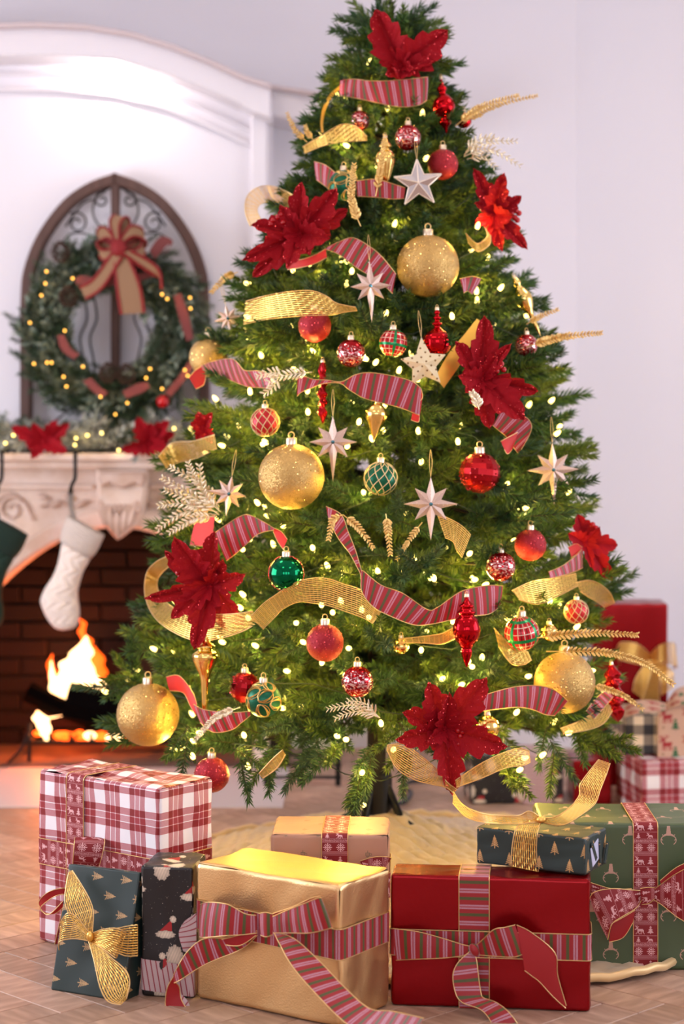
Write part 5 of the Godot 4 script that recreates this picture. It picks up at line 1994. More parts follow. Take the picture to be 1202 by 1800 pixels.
	ribbon([[850, 1222, 846, 1250], [880, 1213, 877, 1246], [907, 1207, 909, 1243], [940, 1205, 935, 1247], [972, 1212, 958, 1256], [998, 1232, 975, 1258]], "striped ribbon running into the large gold ball low on the right", "striped", 0.06)
	ribbon([[1064, 1214, 1078, 1224], [1045, 1230, 1060, 1246], [1030, 1250, 1044, 1264]], "striped ribbon scrap right of the large gold ball at the bottom", "striped", 0.02)
	ribbon([[340, 1238, 352, 1270], [358, 1247, 375, 1287], [394, 1252, 407, 1283], [420, 1252, 425, 1270], [440, 1250, 440, 1258]], "striped ribbon low on the left, behind the gold glass drop", "striped", 0.03, [[292, 1190, 298, 1214], [315, 1188, 322, 1218], [338, 1216, 334, 1240], [346, 1238, 344, 1258]])
	ribbon([[808, 490, 815, 515], [830, 486, 822, 512], [846, 490, 830, 518]], "small striped ribbon fold right of the upper gold ball", "striped", 0.03)
	ribbon([[964, 1005, 967, 1017], [989, 994, 994, 1010], [1010, 978, 1012, 1004], [1022, 966, 1024, 998]], "striped ribbon at the right edge below the backlit poinsettia", "striped", 0.03, [[998, 962, 1004, 980], [1012, 956, 1020, 972], [1023, 962, 1024, 980]])

	ribbon([[432, 530, 428, 570], [467, 520, 470, 561], [506, 513, 520, 556], [546, 511, 560, 554], [573, 520, 586, 553], [592, 533, 604, 549], [625, 540, 628, 546]], "broad woven gold ribbon below the upper left poinsettia", "mesh", 0.07)
	ribbon([[440, 398, 462, 392], [431, 372, 452, 372], [434, 346, 456, 360], [452, 330, 470, 356], [476, 327, 490, 364], [500, 335, 512, 372], [518, 345, 520, 366]], "pale gold mesh loop sticking out at the upper left edge", "mesh", 0.03)
	ribbon([[532, 258, 535, 270], [565, 238, 570, 256], [600, 219, 605, 250], [625, 222, 630, 248], [645, 240, 645, 247]], "gold mesh ribbon curving over the left side near the top", "mesh", 0.04)
	ribbon([[600, 148, 606, 150], [580, 165, 586, 168], [567, 190, 573, 192], [563, 215, 568, 216], [565, 234, 569, 233]], "narrow gold ribbon falling from the top ribbon's left end", "gold", 0.05)
	ribbon([[278, 803, 292, 823], [302, 779, 316, 812], [340, 775, 347, 805], [377, 764, 381, 788]], "gold mesh ribbon end poking left over the mantel", "mesh", 0.04)
	ribbon([[440, 1085, 462, 1106], [462, 1062, 482, 1086], [484, 1046, 498, 1070], [515, 1026, 525, 1058], [545, 1017, 550, 1060], [575, 1017, 575, 1064], [605, 1027, 605, 1074], [640, 1040, 638, 1086], [670, 1075, 655, 1096]], "gold mesh ribbon crossing below the green mirror ball", "mesh_wide", 0.06)
	ribbon([[300, 975, 306, 990], [274, 988, 288, 1004], [257, 1010, 277, 1020], [256, 1052, 280, 1042], [280, 1094, 304, 1068], [338, 1125, 345, 1078], [386, 1122, 388, 1080], [430, 1108, 420, 1078], [452, 1094, 444, 1074]], "big gold mesh loop behind the lower left poinsettia", "mesh_wide", 0.04)
	ribbon([[680, 1310, 680, 1318], [708, 1308, 697, 1350], [735, 1325, 727, 1370], [767, 1352, 757, 1378], [785, 1374, 783, 1384], [803, 1388, 797, 1394]], "gold mesh streamer drooping at the bottom left of the lowest poinsettia", "mesh", 0.08)
	ribbon([[800, 1372, 802, 1384], [840, 1345, 846, 1368], [880, 1325, 888, 1350], [910, 1316, 918, 1346], [930, 1320, 932, 1340]], "gold mesh streamer rising to the right of the lowest poinsettia", "mesh", 0.09)
	ribbon([[1012, 1024, 1020, 1040], [1035, 1020, 1035, 1050], [1056, 1028, 1046, 1056], [1072, 1042, 1058, 1064], [1080, 1060, 1062, 1068]], "rounded gold ribbon loop at the right edge, above the red gift", "mesh", 0.03)
	ribbon([[900, 1038, 912, 1054], [935, 1022, 945, 1062], [972, 1016, 980, 1048], [1012, 1008, 1015, 1030]], "gold mesh ribbon under the red ribbon at the right", "mesh", 0.03)
	ribbon([[768, 905, 782, 945], [790, 912, 796, 952], [812, 925, 802, 966], [827, 940, 812, 980]], "gold mesh bend right below the central star", "mesh", 0.03)
	ribbon([[700, 1123, 702, 1130], [740, 1119, 742, 1130], [775, 1114, 776, 1132], [800, 1102, 800, 1122], [830, 1098, 830, 1110]], "thin gold mesh ribbon behind the ribbed red drop", "mesh", 0.02)
	ribbon([[818, 410, 822, 426], [838, 428, 840, 442], [856, 416, 860, 430], [852, 400, 862, 414]], "small gold ribbon curl left of the side-on poinsettia", "mesh", 0.03)
	ribbon([[868, 1104, 876, 1136], [888, 1125, 898, 1166], [908, 1140, 920, 1168], [928, 1146, 934, 1160]], "gold ribbon fold under the low plaid ball", "mesh", 0.02)
	ribbon([[985, 1280, 990, 1290], [1020, 1266, 1030, 1284], [1050, 1248, 1060, 1272], [1066, 1232, 1076, 1250]], "gold ribbon twist under the red spiral drop", "mesh", 0.03)
	ribbon([[497, 1318, 502, 1326], [478, 1335, 487, 1350], [455, 1360, 462, 1368]], "short gold ribbon end hanging low left of the trunk", "mesh", 0.04)
	ribbon([[838, 560, 854, 574], [814, 590, 830, 604], [788, 622, 808, 642], [764, 664, 780, 682]], "flat gold ribbon running behind the dotted star", "gold", 0.02)

	spray([[[800, 222], [845, 188], [912, 167]], [[812, 218], [870, 186], [945, 168]]], "two long gold fronds reaching out right near the treetop", mats.gold_leaf, 5.5)
	spray([[[540, 250], [518, 228], [505, 200]], [[550, 245], [540, 232], [536, 220]]], "short gold frond pair at the left edge near the top", mats.gold_leaf, 5.0)
	spray([[[815, 272], [850, 250], [905, 248]], [[815, 275], [860, 262], [912, 290]], [[820, 280], [850, 275], [868, 292]], [[818, 268], [840, 246], [868, 240]]], "loose silver gold beaded spray at the upper right edge", mats.silver_leaf, 8.0, 0.04, 0.3, 7.0)
	spray([[[634, 398], [618, 350], [622, 290]]], "gold frond standing before the latticed green ball", mats.gold_leaf, 7.0, 0.09)
	spray([[[660, 345], [668, 300], [676, 240]]], "gold frond standing before the gold drop near the top", mats.gold_leaf, 6.0, 0.08)
	spray([[[925, 610], [985, 593], [1058, 585]]], "long gold frond pointing right from the middle of the edge", mats.gold_leaf, 7.0)
	spray([[[925, 570], [950, 556], [980, 544]]], "shorter gold frond above the long right one", mats.gold_leaf, 5.0)
	spray([[[385, 905], [335, 870], [285, 840]], [[380, 905], [325, 900], [278, 930]], [[385, 895], [345, 845], [330, 810]], [[382, 900], [315, 885], [276, 890]], [[385, 890], [352, 850], [300, 822]], [[388, 900], [360, 870], [350, 815]], [[380, 908], [340, 912], [300, 935]], [[380, 900], [340, 880], [290, 862]]], "dense silver beaded leaf spray at the left edge, before the mantel", mats.silver_leaf, 9.0, 0.05, 0.42, 5.5)
	spray([[[935, 1122], [1030, 1113], [1118, 1116]]], "upper gold frond low on the right, pointing at the red gift", mats.gold_leaf, 7.5, 0.08)
	spray([[[960, 1145], [1060, 1147], [1130, 1165], [1182, 1202]]], "longest gold frond low on the right, drooping before the gold bow", mats.gold_leaf, 7.0, 0.08)
	spray([[[1035, 1203], [1090, 1220], [1128, 1246]]], "lowest gold frond on the right, right of the big gold ball", mats.gold_leaf, 5.5, 0.06)
	spray([[[603, 905], [586, 915], [577, 950]], [[603, 905], [630, 928], [655, 962]]], "gold frond pair on the twisting striped ribbon", mats.gold_leaf, 6.5, 0.11)
	spray([[[678, 903], [682, 935], [686, 975]]], "small gold frond hanging left of the central star", mats.gold_leaf, 6.5, 0.08)
	spray([[[742, 918], [722, 945], [697, 984]]], "gold frond hanging from below the central star", mats.gold_leaf, 5.5, 0.06)
	spray([[[668, 1262], [625, 1240], [578, 1246]], [[668, 1262], [630, 1250], [590, 1262]], [[665, 1260], [640, 1236], [612, 1232]]], "silver leaf spray in the middle near the bottom", mats.silver_leaf, 9.0, 0.05, 0.25, 6.0)
	spray([[[422, 1243], [378, 1262], [342, 1302]]], "curved silver frond by the green ringed ball", mats.silver_leaf, 6.0, 0.09)
	spray([[[548, 654], [500, 660], [470, 672]], [[500, 660], [478, 655], [448, 662]], [[490, 662], [480, 680], [462, 694]]], "silver gold leaf twig over the left striped ribbon", mats.silver_leaf, 9.0, 0.1, 0.35, 7.0)
	spray([[[418, 478], [395, 490], [372, 514]]], "small gold twig at the left edge above the woven ribbon", mats.gold_leaf, 6.0, 0.03)
	spray([[[842, 720], [838, 705], [830, 690]]], "short gold glitter frond on the tall right poinsettia", mats.silver_leaf, 8.0, 0.12)


# ---------------------------------------------------------------- gifts
# a wrapped box: rounded edges, faces a little slack; u and v in metres on every face
func parcel(s: Vector3, r: float, slack: float, sd: int) -> ArrayMesh:
	var g := Geo.new()
	var fn := FastNoiseLite.new()
	fn.seed = sd
	fn.frequency = 5.0
	var h := s / 2
	var cuts := func(half: float) -> Array:
		var out := []
		for k in 4:
			out.append(-half + r * (1.0 - cos(k * PI / 6.0)) if k < 3 else -half + r)
		for k in range(1, 8):
			out.append(lerpf(-half + r, half - r, k / 8.0))
		for k in range(3, -1, -1):
			out.append(half - (r * (1.0 - cos(k * PI / 6.0)) if k < 3 else r))
		return out
	for ax in 3:
		for sg in [-1.0, 1.0]:
			var n := Vector3.ZERO
			n[ax] = sg
			var u := Vector3.UP.cross(n) if ax != 1 else Vector3.RIGHT
			var w := Vector3.UP if ax != 1 else Vector3(0, 0, -sg)
			var hu := absf(u.dot(h))
			var hw := absf(w.dot(h))
			var cu: Array = cuts.call(hu)
			var cw: Array = cuts.call(hw)
			g.lattice(cu.size() - 1, cw.size() - 1, func(i, j):
				var p: Vector3 = n * h[ax] + u * cu[i] + w * cw[j]
				var c := p.clamp(-(h - Vector3.ONE * r), h - Vector3.ONE * r)
				var q := c + (p - c).normalized() * r
				var mid := (1.0 - pow(absf(cu[i] / hu), 3.0)) * (1.0 - pow(absf(cw[j] / hw), 3.0))
				q += n * slack * (fn.get_noise_3dv(q * 2.0) - 0.25) * mid
				q += n * slack * 0.5 * fn.get_noise_3dv(q * 6.0 + Vector3.ONE)
				return [q + Vector3(0, h.y, 0), Vector2(u.dot(p) + 1.7, 3.0 - w.dot(p))])
	return g.mesh()


# ribbon laid round the box upright, across front, top and back, at sideways place x
func band_over(s: Vector3, r: float, x: float, w: float) -> Array:
	var p := PackedVector3Array()
	var e := 0.002
	var h := s / 2
	for y in [0.004, 0.3, 0.6, 0.9]:
		p.append(Vector3(x, y * (s.y - r), h.z + e))
	for k in 7:
		var a := PI / 2 * k / 6
		p.append(Vector3(x, s.y - r + sin(a) * (r + e), h.z - r + cos(a) * (r + e)))
	for k in range(1, 4):
		p.append(Vector3(x, s.y + e, lerpf(h.z - r, -h.z + r, k / 4.0)))
	for k in 7:
		var a := PI / 2 * k / 6
		p.append(Vector3(x, s.y - r + cos(a) * (r + e), -h.z + r - sin(a) * (r + e)))
	p.append(Vector3(x, 0.004, -h.z - e))
	var a := PackedVector3Array()
	var b := PackedVector3Array()
	for q in p:
		a.append(q + Vector3(w / 2, 0, 0))
		b.append(q - Vector3(w / 2, 0, 0))
	return [a, b]


# ribbon laid round the sides at height y
func band_round(s: Vector3, r: float, y: float, w: float, slope := 0.0) -> Array:
	var a := PackedVector3Array()
	var b := PackedVector3Array()
	var e := 0.0024
	var h := s / 2
	for c in 4:
		var cx: float = [1, 1, -1, -1][c] * (h.x - r)
		var cz: float = [1, -1, -1, 1][c] * (h.z - r)
		for k in 5:
			var t := PI / 2 - PI / 2 * c - PI / 2 * k / 4.0
			var q := Vector3(cx + cos(t) * (r + e), y, cz + sin(t) * (r + e))
			q.y += slope * q.x
			a.append(q + Vector3(0, w / 2, 0))
			b.append(q - Vector3(0, w / 2, 0))
	a.append(a[0])
	b.append(b[0])
	return [a, b]


func gift(label: String, size: Vector3, corner: Vector3, yaw: float, paper: Material, sd: int, r := 0.012, slack := 0.006, tilt := Basis()) -> Dictionary:
	# corner: the place on the ground of the front left lower edge end
	var b := Basis(Vector3.UP, yaw)
	var mid := corner + b * (tilt * Vector3(size.x / 2, 0, -size.z / 2))
	var o := thing("gift_box", label, "gift", mid, "wrapped gifts round the tree")
	var xf := Transform3D(b * tilt, Vector3.ZERO)
	piece("wrapping", parcel(size, r, slack, sd), paper, o, xf)
	return {"o": o, "xf": xf, "size": size, "r": r, "corner": corner, "front": b * Vector3.RIGHT, "mid": mid}


func tie(g: Dictionary, ab: Array, kind: String) -> void:
	var m: Material = mats.striped_ribbon if kind == "striped" else mats.nordic_ribbon if kind == "nordic" else mats.candy_ribbon
	var b := piece("ribbon", sheet(ab, 0.036 if kind == "striped" else 0.082 if kind == "nordic" else 0.05), m, g.o, g.xf)
	if kind != "candy":
		piece("gold_edge", wires(ab), mats.gold_wire, b)


# distance from the eye, in that direction, of the upright plane through the gift's front
func front_of(g: Dictionary) -> Callable:
	var c: Vector3 = g.corner
	var u: Vector3 = g.front
	return func(px, _py):
		var k: float = (px - CX) / F
		var t: float = (k * -c.z - c.x) / (u.x + k * u.z)
		return -(c.z + u.z * t)


func gifts() -> void:
	# gold foil gift with the big bow
	var g := gift("shiny gold foil gift at the front with a big striped bow", Vector3(0.395, 0.308, 0.2), Vector3(-0.331, 0, -4.364), deg_to_rad(-34.2), mats.gold_paper, 3, 0.014, 0.012)
	tie(g, band_round(g.size, g.r, 0.185, 0.066, -0.03), "striped")
	var f := front_of(g)
	lay_ribbon(g.o, [[450, 1609, 452, 1640, 0.03], [430, 1606, 428, 1643, 0.05], [400, 1590, 395, 1645, 0.07], [366, 1586, 358, 1648, 0.055], [352, 1590, 350, 1646, 0.03]], f, "striped", 0.03)
	lay_ribbon(g.o, [[478, 1612, 480, 1640, 0.03], [505, 1600, 508, 1640, 0.05], [535, 1588, 545, 1640, 0.07], [562, 1578, 580, 1632, 0.06], [566, 1584, 584, 1630, 0.03]], f, "striped", 0.03)
	lay_ribbon(g.o, [[480, 1606, 484, 1614, 0.02], [515, 1594, 516, 1602, 0.05], [545, 1580, 548, 1588, 0.06], [562, 1576, 564, 1582, 0.06]], f, "plain", 0.02)
	lay_ribbon(g.o, [[452, 1636, 450, 1644, 0.03], [420, 1644, 422, 1662, 0.05], [385, 1652, 390, 1660, 0.05], [360, 1652, 362, 1656, 0.04]], f, "plain", 0.03)
	lay_ribbon(g.o, [[452, 1637, 452, 1644, 0.028], [410, 1650, 425, 1668, 0.04], [360, 1650, 372, 1690, 0.06], [330, 1672, 345, 1704, 0.08], [312, 1700, 318, 1722, 0.1], [305, 1714, 306, 1728, 0.1]], f, "striped", 0.03)
	lay_ribbon(g.o, [[305, 1716, 306, 1726, 0.1], [293, 1740, 315, 1735, 0.09], [292, 1775, 320, 1760, 0.09], [310, 1805, 345, 1795, 0.1], [330, 1830, 372, 1820, 0.1]], f, "plain", 0.06)
	lay_ribbon(g.o, [[482, 1640, 490, 1640, 0.03], [492, 1660, 520, 1652, 0.05], [515, 1700, 562, 1690, 0.07], [560, 1752, 605, 1735, 0.09], [610, 1800, 648, 1772, 0.11], [660, 1826, 690, 1778, 0.13], [720, 1832, 745, 1790, 0.15]], f, "striped", 0.04)
	lay_ribbon(g.o, [[456, 1606, 458, 1644, 0.075], [467, 1604, 468, 1647, 0.082], [479, 1607, 479, 1643, 0.075]], f, "striped", 0.07)

	# red foil gift
	g = gift("shiny red foil gift at the front with striped ribbon tied crosswise", Vector3(0.442, 0.294, 0.115), Vector3(0.108, 0, -4.308), deg_to_rad(-6.5), mats.red_paper, 5, 0.01, 0.008)
	tie(g, band_over(g.size, g.r, -0.035, 0.067), "striped")
	tie(g, band_round(g.size, g.r, 0.143, 0.058), "striped")
	f = front_of(g)
	lay_ribbon(g.o, [[690, 1632, 696, 1688, 0.006], [735, 1638, 735, 1686, 0.02], [780, 1650, 780, 1684, 0.025], [812, 1660, 812, 1680, 0.03], [830, 1664, 830, 1674, 0.035]], f, "striped", 0.02)
	lay_ribbon(g.o, [[832, 1666, 832, 1678, 0.035], [850, 1650, 858, 1680, 0.04], [868, 1634, 885, 1682, 0.05], [888, 1630, 905, 1682, 0.055], [905, 1626, 922, 1676, 0.05]], f, "striped", 0.03)
	lay_ribbon(g.o, [[908, 1626, 922, 1706, 0.05], [935, 1640, 935, 1716, 0.045], [975, 1675, 948, 1726, 0.04], [980, 1715, 972, 1752, 0.035], [995, 1768, 994, 1772, 0.03]], f, "plain", 0.03)
	lay_ribbon(g.o, [[826, 1672, 834, 1676, 0.035], [805, 1692, 838, 1690, 0.04], [796, 1714, 840, 1708, 0.045], [800, 1744, 845, 1744, 0.05], [812, 1762, 850, 1754, 0.055], [845, 1775, 872, 1762, 0.07], [862, 1795, 895, 1780, 0.09], [866, 1815, 915, 1808, 0.1]], f, "striped", 0.04)
	var kn := Geo.new()
	kn.ball(at(833, 1670, f.call(833, 0) - 0.045), Vector3(0.011, 0.015, 0.009), 10, 8, Basis(Vector3(0, 0, 1), 0.5))
	placed("bow_knot", kn.mesh(), mats.striped_ribbon, g.o)

	# small dark green gift lying on the red one
	g = gift("small dark green gift with gold pines lying on the red foil gift", Vector3(0.264, 0.083, 0.136), Vector3(0.305, 0.2965, -4.402), deg_to_rad(-28.0), mats.fir_paper, 7, 0.006, 0.005)
	var sq := [[930, 1441, 955, 1437, 0.0], [912, 1450, 948, 1452, 0.0], [905, 1462, 944, 1468, 0.012], [900, 1490, 943, 1498, 0.012], [898, 1522, 946, 1532, 0.012]]
	f = front_of(g)
	lay_ribbon(g.o, sq, f, "mesh", 0.012)
	lay_ribbon(g.o, [[950, 1437, 952, 1445, 0.0], [930, 1426, 935, 1446, 0.02], [908, 1434, 912, 1448, 0.02], [850, 1430, 855, 1446, 0.0], [815, 1415, 820, 1436, -0.08], [797, 1392, 796, 1412, -0.2]], f, "mesh", 0.0)
	lay_ribbon(g.o, [[950, 1438, 952, 1446, 0.0], [975, 1436, 990, 1450, 0.0], [1000, 1420, 1025, 1430, -0.05], [1018, 1398, 1046, 1412, -0.1], [1020, 1378, 1055, 1388, -0.15], [1040, 1350, 1066, 1360, -0.2], [1052, 1335, 1072, 1342, -0.25]], f, "mesh", 0.0)
	var k2 := Geo.new()
	k2.ball(at(951, 1441, f.call(951, 0) - 0.012), Vector3(0.011, 0.008, 0.008), 10, 8)
	placed("bow_knot", k2.mesh(), mats.gold_mesh, g.o)
	var tp := Geo.new()
	tp.box(Vector3(0.1335, 0.04, 0.01), Vector3(0.002, 0.045, 0.05), 0.0005, Basis(Vector3.RIGHT, 0.3))
	piece("sticky_tape", tp.mesh(), mats.tape, g.o, g.xf)
	var fl := Geo.new()
	for k in 3:
		fl.box(Vector3(0.1345 + k * 0.0015, 0.045 - k * 0.008, 0.02 - k * 0.035), Vector3(0.003, 0.05, 0.012), 0.001, Basis(Vector3.RIGHT, 0.6 - k * 0.5))
	piece("paper_fold", fl.mesh(), mats.fir_paper, g.o, g.xf)

	# sage green gift
	g = gift("large sage green gift with upside-down stag heads at the right", Vector3(0.56, 0.349, 0.25), Vector3(0.47, 0, -4.597), deg_to_rad(-1.5), mats.sage_paper, 9, 0.012, 0.008)
	tie(g, band_over(g.size, g.r, -0.03, 0.058), "nordic")
	f = front_of(g)
	lay_ribbon(g.o, [[1037, 1551, 1038, 1570, 0.02], [1075, 1562, 1075, 1578, 0.02], [1110, 1562, 1110, 1574, 0.025]], f, "nordic", 0.02)
	lay_ribbon(g.o, [[1128, 1566, 1128, 1580, 0.03], [1105, 1564, 1118, 1596, 0.05], [1075, 1562, 1092, 1612, 0.07], [1045, 1568, 1075, 1625, 0.08], [1036, 1580, 1068, 1652, 0.07]], f, "nordic", 0.03)
	lay_ribbon(g.o, [[1116, 1600, 1112, 1622, 0.06], [1096, 1612, 1095, 1648, 0.06], [1074, 1624, 1070, 1656, 0.06]], f, "plain", 0.05)
	lay_ribbon(g.o, [[1146, 1566, 1146, 1580, 0.03], [1165, 1552, 1165, 1592, 0.05], [1188, 1536, 1190, 1612, 0.07], [1215, 1524, 1215, 1625, 0.08], [1240, 1530, 1240, 1630, 0.06]], f, "nordic", 0.03)
	lay_ribbon(g.o, [[1160, 1548, 1162, 1560, 0.04], [1190, 1524, 1192, 1542, 0.05], [1220, 1512, 1222, 1530, 0.05]], f, "plain", 0.035)
	lay_ribbon(g.o, [[1125, 1562, 1128, 1590, 0.05], [1138, 1560, 1140, 1588, 0.055], [1150, 1560, 1150, 1580, 0.05]], f, "nordic", 0.05)

	# plaid gift on the left
	g = gift("large red and white plaid gift at the left under the lowest ball", Vector3(0.42, 0.431, 0.19), Vector3(-0.763, 0, -4.852), deg_to_rad(-38.2), mats.plaid_paper, 13, 0.012, 0.014)
	tie(g, band_over(g.size, g.r, -0.075, 0.06), "nordic")
	tie(g, band_round(g.size, g.r, 0.228, 0.064), "nordic")
	f = front_of(g)
	lay_ribbon(g.o, [[132, 1472, 183, 1473, 0.02], [131, 1480, 184, 1482, 0.05], [129, 1505, 178, 1510, 0.06], [128, 1524, 172, 1526, 0.05], [130, 1540, 160, 1540, 0.02]], f, "nordic", 0.03)
	lay_ribbon(g.o, [[128, 1562, 122, 1580, 0.02], [105, 1562, 112, 1572, 0.05], [82, 1570, 92, 1578, 0.07], [68, 1588, 70, 1598, 0.06], [84, 1608, 96, 1606, 0.05], [110, 1585, 125, 1580, 0.03]], f, "plain", 0.03, 0.0)
	lay_ribbon(g.o, [[112, 1590, 132, 1585, 0.02], [104, 1625, 126, 1618, 0.03], [96, 1660, 118, 1655, 0.03]], f, "nordic", 0.02)

	# dark green gift leaning on it
	g = gift("dark green gift with gold pines leaning at the front left, tied with gold mesh", Vector3(0.2, 0.285, 0.065), Vector3(-0.668, 0, -4.43), deg_to_rad(-28), mats.fir_paper_sideways, 17, 0.005, 0.004, Basis(Vector3.RIGHT, deg_to_rad(-14)))
	g.corner = g.corner + Vector3(0, 0, 0.0)
	var lean := func(px, py):
		var k: float = (px - CX) / F
		var u: Vector3 = g.front
		var c: Vector3 = g.corner
		var d := 4.4
		for n in 4:
			var y: float = CH - (py - HY) / F * d
			var back := Vector3(-u.z, 0, u.x)
			if back.z > 0:
				back = -back
			var cc := c + back * tan(deg_to_rad(14)) * maxf(y, 0)
			var t: float = (k * -cc.z - cc.x) / (u.x + k * u.z)
			d = -(cc.z + u.z * t)
		return d
	lay_ribbon(g.o, [[160, 1640, 158, 1652, 0.03], [195, 1634, 192, 1668, 0.02], [225, 1628, 220, 1680, 0.008], [242, 1626, 242, 1680, 0.006]], lean, "mesh", 0.01)
	lay_ribbon(g.o, [[157, 1640, 156, 1654, 0.03], [135, 1612, 130, 1650, 0.05], [118, 1606, 105, 1655, 0.06], [106, 1622, 104, 1670, 0.04]], lean, "mesh", 0.03)
	lay_ribbon(g.o, [[160, 1642, 158, 1654, 0.03], [180, 1634, 182, 1668, 0.05], [205, 1632, 200, 1682, 0.055], [222, 1640, 205, 1684, 0.04]], lean, "mesh", 0.03)
	lay_ribbon(g.o, [[162, 1642, 152, 1644, 0.03], [164, 1605, 128, 1618, 0.045], [157, 1580, 115, 1590, 0.05], [140, 1550, 116, 1560, 0.04], [127, 1530, 121, 1534, 0.03]], lean, "mesh", 0.03)
	lay_ribbon(g.o, [[155, 1650, 164, 1648, 0.03], [166, 1690, 190, 1678, 0.05], [176, 1735, 220, 1705, 0.06], [190, 1760, 228, 1728, 0.06], [212, 1766, 222, 1756, 0.055]], lean, "mesh", 0.03)
	var k3 := Geo.new()
	k3.ball(at(158, 1646, lean.call(158, 1646) - 0.04), Vector3(0.009, 0.012, 0.008), 10, 8)
	placed("bow_knot", k3.mesh(), mats.gold_mesh, g.o)

	# black gift with cream beards and caps
	g = gift("black gift printed with white beards and red caps beside the gold one", Vector3(0.12, 0.296, 0.15), Vector3(-0.455, 0, -4.38), deg_to_rad(-8), mats.caps_paper, 19, 0.008, 0.008)
	tie(g, band_round(g.size, g.r, 0.045, 0.07, -0.1), "candy")
	f = front_of(g)
	var cr := edges([[345, 1605, 325, 1618, 0.02], [345, 1645, 314, 1640, 0.02], [345, 1680, 322, 1672, 0.02]], f)
	placed("ribbon", sheet(cr, 0.05), mats.candy_ribbon, g.o)
	cr = edges([[312, 1742, 300, 1770, 0.05], [330, 1760, 296, 1790, 0.06], [340, 1790, 290, 1812, 0.06]], f)
	placed("ribbon", sheet(cr, 0.05), mats.candy_ribbon, g.o)

	# brown paper gift behind the gold one
	g = gift("brown paper gift with sketched cups behind the gold foil gift", Vector3(0.282, 0.322, 0.22), Vector3(-0.17, 0, -4.6), deg_to_rad(-2), mats.kraft_paper, 23, 0.012, 0.008)
	tie(g, band_over(g.size, g.r, 0.012, 0.062), "nordic")
	tie(g, band_round(g.size, g.r, 0.2, 0.06), "nordic")
	f = front_of(g)
	lay_ribbon(g.o, [[632, 1514, 640, 1525, 0.03], [655, 1507, 658, 1550, 0.05], [678, 1506, 670, 1545, 0.05], [688, 1508, 662, 1550, 0.04]], f, "nordic", 0.03)

	# the stack behind the tree on the right
	g = gift("red and white plaid gift under the checked one, back right", Vector3(0.42, 0.187, 0.3), Vector3(0.985, 0, -6.38), deg_to_rad(8), mats.plaid_paper_wide, 29, 0.012, 0.01)
	g = gift("black and cream checked gift with a brown paper wrap, back right", Vector3(0.36, 0.135, 0.26), Vector3(0.945, 0.1885, -6.48), deg_to_rad(4), mats.check_paper, 31, 0.01, 0.006)
	f = front_of(g)
	var wrap := edges([[1155, 1250, 1155, 1332, 0.012], [1162, 1240, 1160, 1333, 0.016], [1185, 1236, 1185, 1334, 0.016], [1230, 1240, 1230, 1334, 0.014]], f)
	placed("paper_wrap", sheet(wrap, 0.16), mats.stag_sheet, g.o)
	piece("gold_edge", wires(wrap, 0.0025), mats.gold_wire, g.o, Transform3D(Basis(), -g.o.position))
	for q in [[[1092, 1250, 1098, 1262, 0.03], [1110, 1234, 1118, 1256, 0.05], [1140, 1230, 1142, 1252, 0.05], [1170, 1236, 1170, 1250, 0.04]], [[1172, 1236, 1172, 1250, 0.04], [1185, 1214, 1192, 1240, 0.06], [1205, 1206, 1212, 1240, 0.06], [1228, 1215, 1226, 1240, 0.05]]]:
		placed("bow_loop", sheet(edges(q, f), 0.16), mats.stag_sheet, g.o)
	g = gift("tall dark red foil gift standing at the back right with gold bow", Vector3(0.27, 0.655, 0.2), Vector3(0.9, 0, -6.95), deg_to_rad(-3), mats.red_paper, 37, 0.012, 0.008)
	f = front_of(g)
	for q in [[[1142, 1150, 1142, 1172, 0.05], [1120, 1132, 1112, 1165, 0.09], [1090, 1130, 1088, 1160, 0.1], [1084, 1145, 1090, 1168, 0.06]], [[1142, 1150, 1142, 1170, 0.05], [1160, 1134, 1165, 1165, 0.09], [1184, 1130, 1190, 1172, 0.1], [1188, 1145, 1182, 1176, 0.06]], [[1140, 1160, 1150, 1162, 0.06], [1118, 1190, 1140, 1195, 0.08], [1112, 1215, 1130, 1228, 0.08]], [[1142, 1160, 1152, 1160, 0.06], [1160, 1190, 1182, 1180, 0.08], [1162, 1222, 1182, 1210, 0.08]], [[1128, 1170, 1160, 1172, 0.02], [1128, 1230, 1158, 1230, 0.02], [1128, 1300, 1158, 1300, 0.02]]]:
		lay_ribbon(g.o, q, f, "mesh_wide", 0.05)
	g = gift("small plain red gift half hidden left of the back plaid gift", Vector3(0.13, 0.15, 0.2), Vector3(0.79, 0, -6.6), deg_to_rad(0), mats.red_paper, 41, 0.008, 0.004)
	g = gift("black printed gift lying far back under the right of the tree", Vector3(0.32, 0.17, 0.2), Vector3(0.44, 0, -6.6), deg_to_rad(4), mats.caps_paper, 43, 0.01, 0.006)
	tie(g, band_over(g.size, g.r, 0.07, 0.1), "candy")


